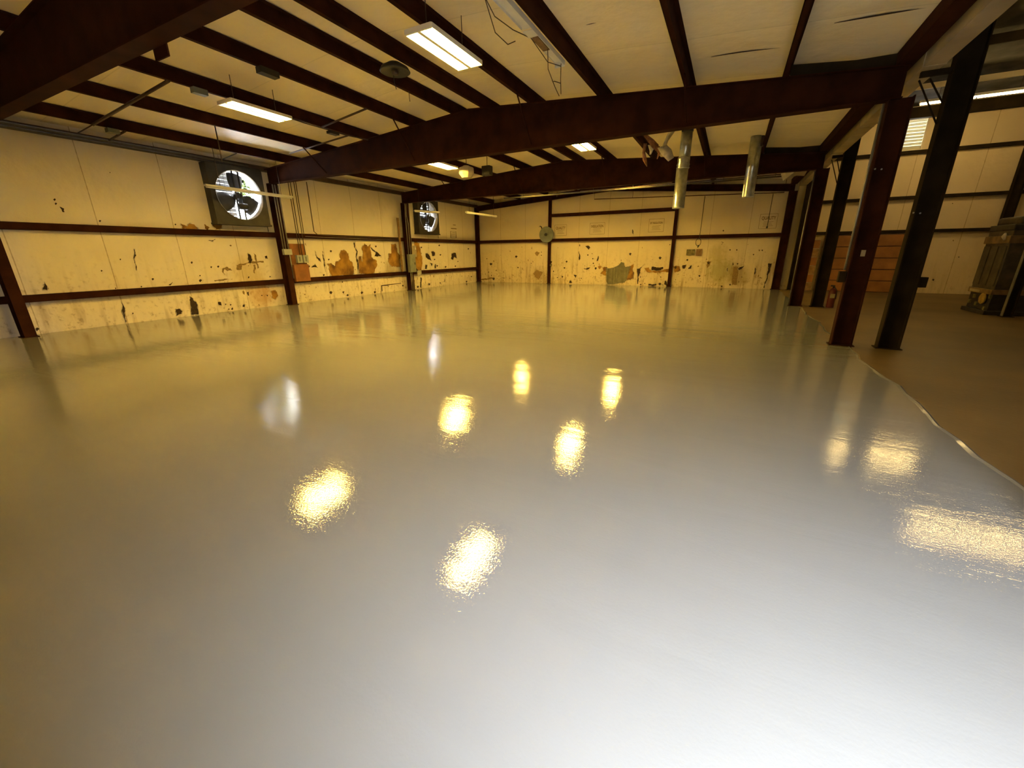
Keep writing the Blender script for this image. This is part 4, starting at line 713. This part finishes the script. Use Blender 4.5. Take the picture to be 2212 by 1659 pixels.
# two plates stuck on the far wall
for (a, b, c, d, mt, l) in ((11.35, 11.71, 1.43, 1.70, 'paper', 'olive sign plate stuck on the far wall, left of the pair'), (11.76, 12.01, 1.41, 1.71, 'paper2', 'brown sign plate stuck on the far wall, right of the pair')):
    o = MB().box(a, b, WY - .04, WY - .026, c, d).build('sign_plate', M[mt]); tag(o, l, 'sign')
    m = MB(); m.box(a + .04, a + .2, WY - .0415, WY - .04, c + .07, c + .10); m.box(a + .04, b - .06, WY - .0415, WY - .04, c + .15, c + .165); m.build('faded_print', M['ink'], o)

# ceiling slits and the flap at the right
m = MB()
def slit(p, q, w_):
    p, q = Vector(p), Vector(q); n = 8; prev = None
    for i in range(n + 1):
        f = i / n; c = p.lerp(q, f); hw = w_ * math.sin(math.pi * min(1, f * .9 + .1)); z = zc(c.x, c.y) - .008
        a, b = m.bm.verts.new((c.x, c.y - hw, z)), m.bm.verts.new((c.x, c.y + hw, z))
        if prev: m.bm.faces.new((prev[0], a, b, prev[1]))
        prev = (a, b)
slit((14.0, 4.92, 0), (14.9, 4.85, 0), .025); slit((12.5, 5.55, 0), (13.45, 5.50, 0), .02); slit((10.95, 3.9, 0), (11.1, 3.9, 0), .01)
m.build('torn_slit', M['dark'], ce)
m = MB()
for a, b, c, d, r_ in ((14.1, 13.0, 15.1, 14.6, .3),):
    pts = [(14.05, 13.4, 4.34), (15.0, 12.9, 4.20), (15.05, 15.2, 4.0), (14.75, 14.4, 3.92), (14.35, 13.7, 3.70)]
    m.prism([Vector(p) for p in pts], (0, 0, .02))
m.build('loose_facing', M['flap'], ce)

# ------------------------------------------------------------ galvanised ducts
def duct(x, y, zt, zb_, r, label, torn):
    t = thing('galvanised_duct', (x, y, zb_), label, 'duct')
    zm = zb_ + (zt - zb_) * .50
    if torn:
        MB().lathe([(r * .93, zm + .05), (r * .93, zt)], (x, y, 0), n=28).build('upper_pipe', M['galv'], t)
        MB().lathe([(r * 1.0, zb_), (r * 1.04, zb_ + .01), (r, zb_ + .03), (r, zm)], (x - .02, y, 0), n=28).build('lower_pipe', M['galv'], t)
        MB().lathe([(r * 1.0, zm - .03), (r * 1.10, zm), (r * .98, zm + .02), (r * 1.08, zm + .06), (r * .95, zm + .12), (r * 1.03, zm + .18), (r * .95, zm + .24)], (x - .01, y, 0), n=28).build('crumpled_joint', M['galv'], t)
        MB().box(x - .12, x + .14, y - r * .95, y + .05, zt - .16, zt - .01).build('bracket', M['black'], t)
    else:
        MB().lathe([(r, zb_), (r * 1.04, zb_ + .01), (r, zb_ + .03), (r, zm), (r * 1.02, zm + .01), (r, zm + .02), (r, zt)], (x, y, 0), n=28).build('pipe', M['galv'], t)
        MB().box(x - .05, x + r + .03, y - .10, y + .05, zt - .25, zt - .01).build('bracket', M['conduit_d'], t)
duct(11.83, 9.4, zc(11.8, 9.4) - .01, 2.68, .145, 'long jointed galvanised duct hanging from torn insulation', True)
duct(13.40, 11.0, zc(13.4, 11) - .01, 3.01, .145, 'shorter straight galvanised duct hanging nearer the right columns', False)
t = thing('hanging_insulation', (11.5, 9.3, 4.3), 'torn cream insulation flap drooping beside the longer duct', 'insulation')
def ribbon(pts, w_, mt, name, parent):
    m = MB(); prev = None
    for i, p in enumerate(pts):
        p = Vector(p); wv = Vector(w_[i]) if isinstance(w_[0], (tuple, list)) else Vector(w_)
        a, b = m.bm.verts.new(p - wv), m.bm.verts.new(p + wv)
        if prev: m.bm.faces.new((prev[0], a, b, prev[1])).smooth = True
        prev = (a, b)
    o = m.build(name, mt, parent); s = o.modifiers.new('thick', 'SOLIDIFY'); s.thickness = .012; return o
ribbon([(11.95, 9.08, 4.56), (11.72, 9.1, 4.55), (11.50, 9.15, 4.44), (11.38, 9.2, 4.26), (11.33, 9.2, 4.10)], [(.02, .13, 0), (.03, .13, .02), (.05, .14, .03), (0.02, .12, .02), (.03, .08, .0)], M['flap'], 'sheet', t)
ribbon([(11.30, 9.15, 4.12), (11.42, 9.12, 3.98), (11.55, 9.12, 3.80)], [(.10, .04, .03), (.11, .04, .05), (.06, .02, .04)], M['flap'], 'folded_end', t)
t = thing('hanging_insulation', (11.0, 9.2, 4.3), 'torn reddish insulation scraps dangling left of the longer duct', 'insulation')
M['pink'] = mat('old_pink_insulation', (0.34, 0.15, 0.075), 0.9, noise=0.5, nscale=16)
ribbon([(10.85, 9.2, 4.44), (10.98, 9.2, 4.32), (11.12, 9.2, 4.16), (11.2, 9.2, 4.02)], [(.05, .05, 0), (.08, .05, 0), (.07, .05, .03), (.02, .02, 0)], M['pink'], 'tuft', t)
ribbon([(10.86, 9.25, 4.26), (10.84, 9.25, 4.05), (10.88, 9.25, 3.88), (10.95, 9.25, 3.72)], [(.04, .02, 0), (.03, .03, 0), (.05, .02, 0), (.01, .0, 0)], M['pink'], 'strand', t)
ribbon([(10.98, 9.2, 4.2), (11.05, 9.2, 4.08), (11.02, 9.2, 3.98)], [(.04, .02, 0), (.05, .0, .03), (.02, .0, 0)], M['flap'], 'scrap', t)
ribbon([(11.18, 9.2, 4.15), (11.24, 9.2, 4.0), (11.2, 9.2, 3.86)], [(.05, .02, 0), (.04, .0, .01), (.01, .0, 0)], M['pink'], 'tuft', t)

# ------------------------------------------------------------ pipes and cords by the far wall
t = thing('ceiling_pipe', (9, 15, 4), 'long grey pipe hung level under the roof before the far wall', 'pipe')
MB().tube([(3.6, 15, 4.0), (14.6, 15, 4.02)], .03, 8).build('pipe', M['pipe_g'], t)
MB().tube([(7.2, 15.12, 4.06), (14.6, 15.12, 4.10)], .02, 8).build('pipe', M['conduit_d'], t)
for x in (4.6, 6.2, 7.8, 9.4, 11.0, 12.6, 14.2): MB().tube([(x, 15, 3.9 if x < 8 else 4.0), (x, 15, zc(x, 15) - .01)], .008, 5).build('hanger', M['pipe_g'], t)
t = thing('cord_rail', (11, 17, 3.9), 'thin dark rail pipe hanging in front of the far wall top', 'pipe')
MB().tube([(7.26, 17, zc(7.26, 17) - .02), (7.26, 17, 3.94), (14.7, 17, 3.72), (14.7, 17, zc(14.7, 17) - .02)], .016, 6).build('rail', M['steel'], t)
MB().tube([(9.0, 17, 3.9), (9.0, 17, zc(9, 17) - .01)], .008, 5).build('hanger', M['steel'], t)
t = thing('power_lead', (11.91, 17, 1.85), 'dark power cord with a coiled loop hanging before the two sign plates', 'cord')
MB().tube([(11.93, 17, 3.775), (11.93, 17, 2.6), (11.92, 17, 2.12)], .013, 6).build('cord', M['black'], t)
MB().tube([(11.92 + .10 * math.sin(a) - .02, 17, 1.98 + .15 * math.cos(a)) for a in [6.4 * i / 16 for i in range(17)]], .012, 6).build('loop', M['black'], t)
MB().tube([(11.93, 17, 1.86), (11.90, 17, 1.76)], [.035, .02], 8).build('plug', M['black'], t)
t = thing('power_lead', (14.33, 17, 2.47), 'short dark cord hanging before the rightmost printed mark', 'cord')
MB().tube([(14.34, 17, 3.70), (14.33, 17, 2.5)], .013, 6).build('cord', M['black'], t); MB().tube([(14.33, 17, 2.52), (14.32, 17, 2.45)], .03, 8).build('plug', M['black'], t)

# round cage fan on the far wall post
t = thing('round_fan', (4.42, 18.1, 2.5), 'round grey-green cage fan mounted at the left post of the far wall', 'fan')
c = (4.42, 18.12, 2.52)
MB().lathe([(.385, -.03), (.40, .0), (.385, .10), (.36, .10)], c, 'y', 36).build('rim', M['box_g'], t)
MB().lathe([(.02, .11), (.35, .10), (.37, .07)], c, 'y', 36).build('back_dish', M['paper'], t)
m = MB()
for k in range(20):
    a = 2 * math.pi * k / 20; m.tube([(c[0] + .07 * math.cos(a), c[1] - .08, c[2] + .07 * math.sin(a)), (c[0] + .3 * math.cos(a), c[1] - .07, c[2] + .3 * math.sin(a)), (c[0] + .39 * math.cos(a), c[1] - .01, c[2] + .39 * math.sin(a))], .004, 4)
m.build('grille', M['box_g'], t)
for k in range(3):
    a0 = .5 + k * 2.094; m = MB(); pl = []
    for aa, rr in ((-.15, .05), (-.45, .2), (-.42, .32), (.0, .34), (.30, .28), (.2, .06)): pl.append((c[0] + rr * math.cos(a0 + aa), c[1] + .02 + aa * .04, c[2] + rr * math.sin(a0 + aa)))
    m.prism(pl, (0, .006, 0)).build('blade', M['fanring'], t)
MB().lathe([(.02, -.10), (.07, -.09), (.08, .06), (.02, .08)], c, 'y', 16).build('hub', M['black'], t)
MB().tube([(4.47, 18.2, 2.52), (4.47, 18.335, 2.52)], .04, 8).build('mount', M['black'], t)
MB().tube([(c[0] - .25, c[1], c[2] + .30), (c[0] - .33, c[1] + .03, c[2] + .42), (c[0] - .42, c[1] + .1, c[2] + .44), (c[0] - .48, c[1] + .15, c[2] + .38)], [.03, .025, .015, .008], 7).build('bracket', M['conduit_d'], t)
tag(MB().tube([(4.60, 18.28, .98), (4.66, 18.28, 1.04), (4.70, 18.28, .98), (4.66, 18.28, .90), (4.60, 18.28, .98)], .03, 6).build('hose_coil', M['paper']), 'small dull coil hung low on the left post of the far wall', 'hose')

# ------------------------------------------------------------ electrics on the left wall
bx = lambda *a: MB().box(*a)
t = thing('conduit_pair', (0.30, 6.3, 1.7), 'pair of conduits with a pull box on the column beside the nearest wall fan', 'pipe')
for dy in (6.02, 6.10, 6.20): MB().tube([(.30, dy, 3.70), (.30, dy, 1.80)], .019, 8).build('conduit', M['conduit'], t)
bx(.26, .36, 5.99, 6.27, 1.62, 1.80).build('pull_box', M['box_l'], t, .006)
t = thing('conduit_drop', (-.06, 6.9, 1.6), 'bundle of thin conduits dropping to the two small breaker boxes', 'pipe')
for y, zb_ in ((6.78, 1.60), (6.86, 1.60), (6.99, 1.60), (7.06, 2.3)): MB().tube([(.02, y, 4.0), (.02, y, 2.32), (.03, y, zb_)], .014, 6).build('conduit', M['conduit_d'], t)
tag(MB().tube([(.015, 7.48, 3.98), (.015, 7.48, 2.4), (.02, 7.6, 2.30), (.02, 8.4, 2.27), (.02, 11.8, 2.27)], .016, 6).build('conduit', M['conduit_d']), 'dark conduit dropping from the eave then running along the upper girt', 'pipe')
tag(MB().tube([(.022, 7.1, 2.22), (.022, 11.8, 2.20)], .012, 6).build('conduit', M['conduit']), 'thin pale conduit running along the face of the upper girt', 'pipe')
o = bx(-.10, -.02, 6.46, 7.03, 1.30, 1.98).build('backing_board', M['board']); tag(o, 'dull orange backing board behind the two small breaker boxes', 'board')
o = bx(.012, .12, 6.42, 6.98, .74, 1.30).build('storage_panel', M['board'], None, .006); tag(o, 'bright orange-brown panel below the two breaker boxes, overlapping the girt', 'panel')
for y, l in ((6.62, 'left'), (6.86, 'right')):
    t = thing('breaker_box', (0, y, 1.35), 'small grey-green breaker box above the orange panel, %s one of two' % l, 'box')
    cs = bx(-.02, .08, y, y + .19, 1.35, 1.61).build('case', M['box_l'], t, .006); bx(.08, .086, y + .06, y + .12, 1.40, 1.56).build('lever', M['box_g'], cs)
tag(bx(WX + .045, -.01, 6.36, 6.44, .8, 2.15).build('pale_batten', M['box_l']), 'pale vertical batten between the fan column and the orange boards', 'board')
t = thing('electrical_panel', (.05, 12.1, .82), 'tall green-grey electrical panel low on the column by the farther fan', 'panel')
bx(.27, .42, 11.90, 12.30, .82, 1.60).build('case', M['box_g'], t, .008); dr = bx(.42, .43, 11.93, 12.27, .86, 1.56).build('door', M['box_g'], t); bx(.43, .445, 12.2, 12.23, 1.15, 1.25).build('latch', M['black'], dr)
t = thing('electrical_panel', (.0, 12.5, 1.47), 'tan electrical panel mounted higher, right of the farther fan column', 'panel')
bx(-.02, .14, 12.36, 12.74, 1.48, 1.98).build('case', M['box_t'], t, .008); dr = bx(.14, .148, 12.39, 12.71, 1.51, 1.95).build('door', M['box_t'], t); bx(.148, .158, 12.65, 12.69, 1.8, 1.9).build('latch', M['white'], dr)
t = thing('conduit_bundle', (.3, 12.2, 0), 'bundle of pale conduits climbing the column by the farther fan', 'pipe')
for pts in ([(.31, 11.98, 1.60), (.31, 11.98, 3.2), (.30, 12.02, 3.6), (.30, 12.0, 3.70)], [(.31, 12.12, 1.60), (.31, 12.12, 2.9), (.31, 12.06, 3.2), (.31, 12.08, 3.70)], [(.10, 12.42, 1.98), (.10, 12.42, 2.6), (.25, 12.30, 3.1), (.30, 12.26, 3.70)], [(.06, 12.52, 1.98), (.06, 12.52, 3.98)], [(.31, 12.02, .82), (.31, 12.02, .02)], [(.31, 12.12, .82), (.31, 12.12, .02)]):
    MB().tube(pts, .018, 7).build('conduit', M['conduit'], t)
tag(bx(.045, .085, 11.70, 11.80, .85, 3.12).build('brown_batten', M['timber']), 'brown vertical batten left of the farther fan column', 'board')
for k, y in enumerate((12.82, 12.98)):
    t = thing('wall_outlet', (.02, y, .65), 'white wall outlet on the lower girt by the farther fan column, %s one' % ('left', 'right')[k], 'outlet')
    pl = bx(.0, .05, y, y + .11, .64, .85).build('plate', M['white'], t, .005); bx(.05, .055, y + .03, y + .08, .67, .73).build('socket', M['box_g'], pl); bx(.05, .055, y + .03, y + .08, .76, .82).build('socket', M['box_g'], pl)
tag(MB().tube([(.04, 12.72, .95), (.10, 12.75, .88), (.10, 12.6, .82), (.05, 12.5, .9)], .03, 7).build('cable_loop', M['black']), 'dark cable loop under the tan electrical panel', 'cable')

# ------------------------------------------------------------ right columns: boxes and conduits
tag(MB().tube([(14.95, 6.10, 3.70), (14.95, 6.10, 1.28)], .018, 8).build('conduit', M['conduit']), 'pale conduit down the left face of the large red column', 'pipe')
tag(bx(14.88, 14.98, 6.04, 6.14, 1.08, 1.26).build('outlet_box', M['steel2'], None, .005), 'small box on the left face of the large red column', 'box')
tag(bx(15.925, 16.03, 6.06, 6.16, 1.02, 1.18).build('outlet_box', M['steel2'], None, .005), 'small box on the right face of the tall dark column', 'box')
tag(bx(15.10, 15.16, 6.036, 6.042, 1.50, 1.60).build('column_sticker', M['box_t']), 'small oval pale sticker on the large red column', 'sticker')
tag(MB().tube([(14.97, 12.15, 3.7), (14.97, 12.15, .02)], .018, 8).build('conduit', M['conduit']), 'pale conduit down the left face of the farther red column', 'pipe')
tag(MB().tube([(15.62, 6.06, 6.2), (15.62, 6.06, 4.2)], .02, 8).build('conduit', M['conduit_d']), 'dark conduit between the large column pair near the roof', 'pipe')
t = thing('fire_extinguisher', (15.98, 12.1, 0), 'dull red fire extinguisher standing on the floor by the farther dark column', 'extinguisher')
MB().lathe([(.02, .0), (.09, .0), (.095, .03), (.095, .46), (.07, .53), (.03, .56)], (15.98, 12.1, 0), n=20).build('cylinder', M['red'], t)
vl = MB().lathe([(.03, .555), (.03, .60), (.015, .61)], (15.98, 12.1, 0), n=12).build('valve', M['black'], t)
bx(15.9, 16.0, 12.085, 12.115, .60, .64).build('handle', M['black'], vl); bx(15.92, 16.03, 12.0, 12.003, .28, .40).build('label_plate', M['box_t'], t)
MB().tube([(15.98, 12.03, .6), (16.05, 12.0, .5), (16.07, 12.02, .25)], .01, 6).build('hose', M['black'], t)
tag(MB().tube([(15.62, 8.9, .015), (15.75, 8.9, .02), (15.84, 8.85, .015)], .012, 6).build('steel_bar', M['black']), 'short dark bar lying on the bare concrete beside the tall dark column', 'bar')

# orange sectional door
d1 = thing('door_1', (17.7, 18.3, 0), 'orange sectional door', 'door'); del d1['label']; del d1['category']; struct(d1)
for k in range(5):
    z0 = .02 + k * .43
    o = bx(16.45, 19.0, 18.30, 18.34, z0, z0 + .40).build('panel', M['door'], d1, .008)
m = MB(); m.box(16.45, 19.0, 18.335, 18.345, 0, 2.17); m.build('backing', M['doorgap'], d1)
t = thing('timber_stack_post', (16.2, 18.2, 0), 'upright timber crib of stacked blocks at the left end of the orange door', 'timber')
for k in range(6): bx(16.12, 16.34, 18.12, 18.28, .01 + k * .335, .01 + k * .335 + .31).build('block', M['door' if k % 2 else 'timber'], t, .01)

# ------------------------------------------------------------ grimy cabinet machine
t = thing('machine_cabinet', (20.1, 12.4, 0), 'tall grimy brown steel cabinet machine with rusty band and yellow disc, right edge', 'machine')
X0, X1, Y0, Y1 = 19.12, 21.4, 11.85, 13.0
bx(X0 + .04, X1, Y0 + .05, Y1, .62, 2.02).build('body', M['mach'], t, .015)
bx(X0, X1, Y0 + .02, Y1 + .03, .50, .62).build('lower_ledge', M['mach2'], t, .01)
bx(X0 + .06, X1, Y0 + .08, Y1, .10, .50).build('base', M['mach3'], t, .01)
bx(X0 - .02, X1, Y0, Y1 + .04, .0, .10).build('skid', M['mach3'], t, .01)
bx(X0 + .0, X1, Y0 + .01, Y1 + .02, 1.72, 1.90).build('rusty_band', M['mach2'], t, .01)
bx(X0 + .02, X1, Y0 + .03, Y1, 2.02, 2.16).build('vent_box', M['mach3'], t, .02)
bx(X0 + .10, X1, Y0 + .03, Y1 - .05, 2.16, 2.34).build('lid', M['mach'], t, .05)
for k in range(3): bx(X0 + .02, X0 + .045, Y0 + .10 + k * .36, Y0 + .40 + k * .36, .70, 1.66).build('side_panel', M['mach'], t, .01)
MB().lathe([(.0, -.03), (.13, -.03), (.15, .0), (.13, .02)], (X0 + .02, Y0 + .35, .38), 'x', 24).build('yellow_disc', M['mylw'], t)
bx(X0 - .01, X0 + .06, Y0 + .55, Y1 - .1, .52, .58).build('pale_bar', M['box_t'], t)
for (y, z) in ((12.85, .25), (12.7, .40), (12.5, .22), (12.05, .14), (11.95, .45)): bx(X0 + .02, X0 + .07, y - .04, y + .04, z - .05, z + .05).build('fitting', M['paper'], t, .01)
MB().tube([(X0 + .03, 12.2, 1.95), (X0 - .02, 12.1, 1.88), (X0 - .01, 12.05, 1.80)], [.03, .05, .02], 6).build('tape_scrap', M['flap'], t)
post = column('steel_post', 19.42, 11.62, 6.25, 'dark steel post with a pale bright edge in front of the grimy cabinet', 'steel2', w=0.16, f=0.14)
MB().box(19.334, 19.341, 11.57, 11.67, .02, 6.2).build('edge_strip', M['conduit'], post)
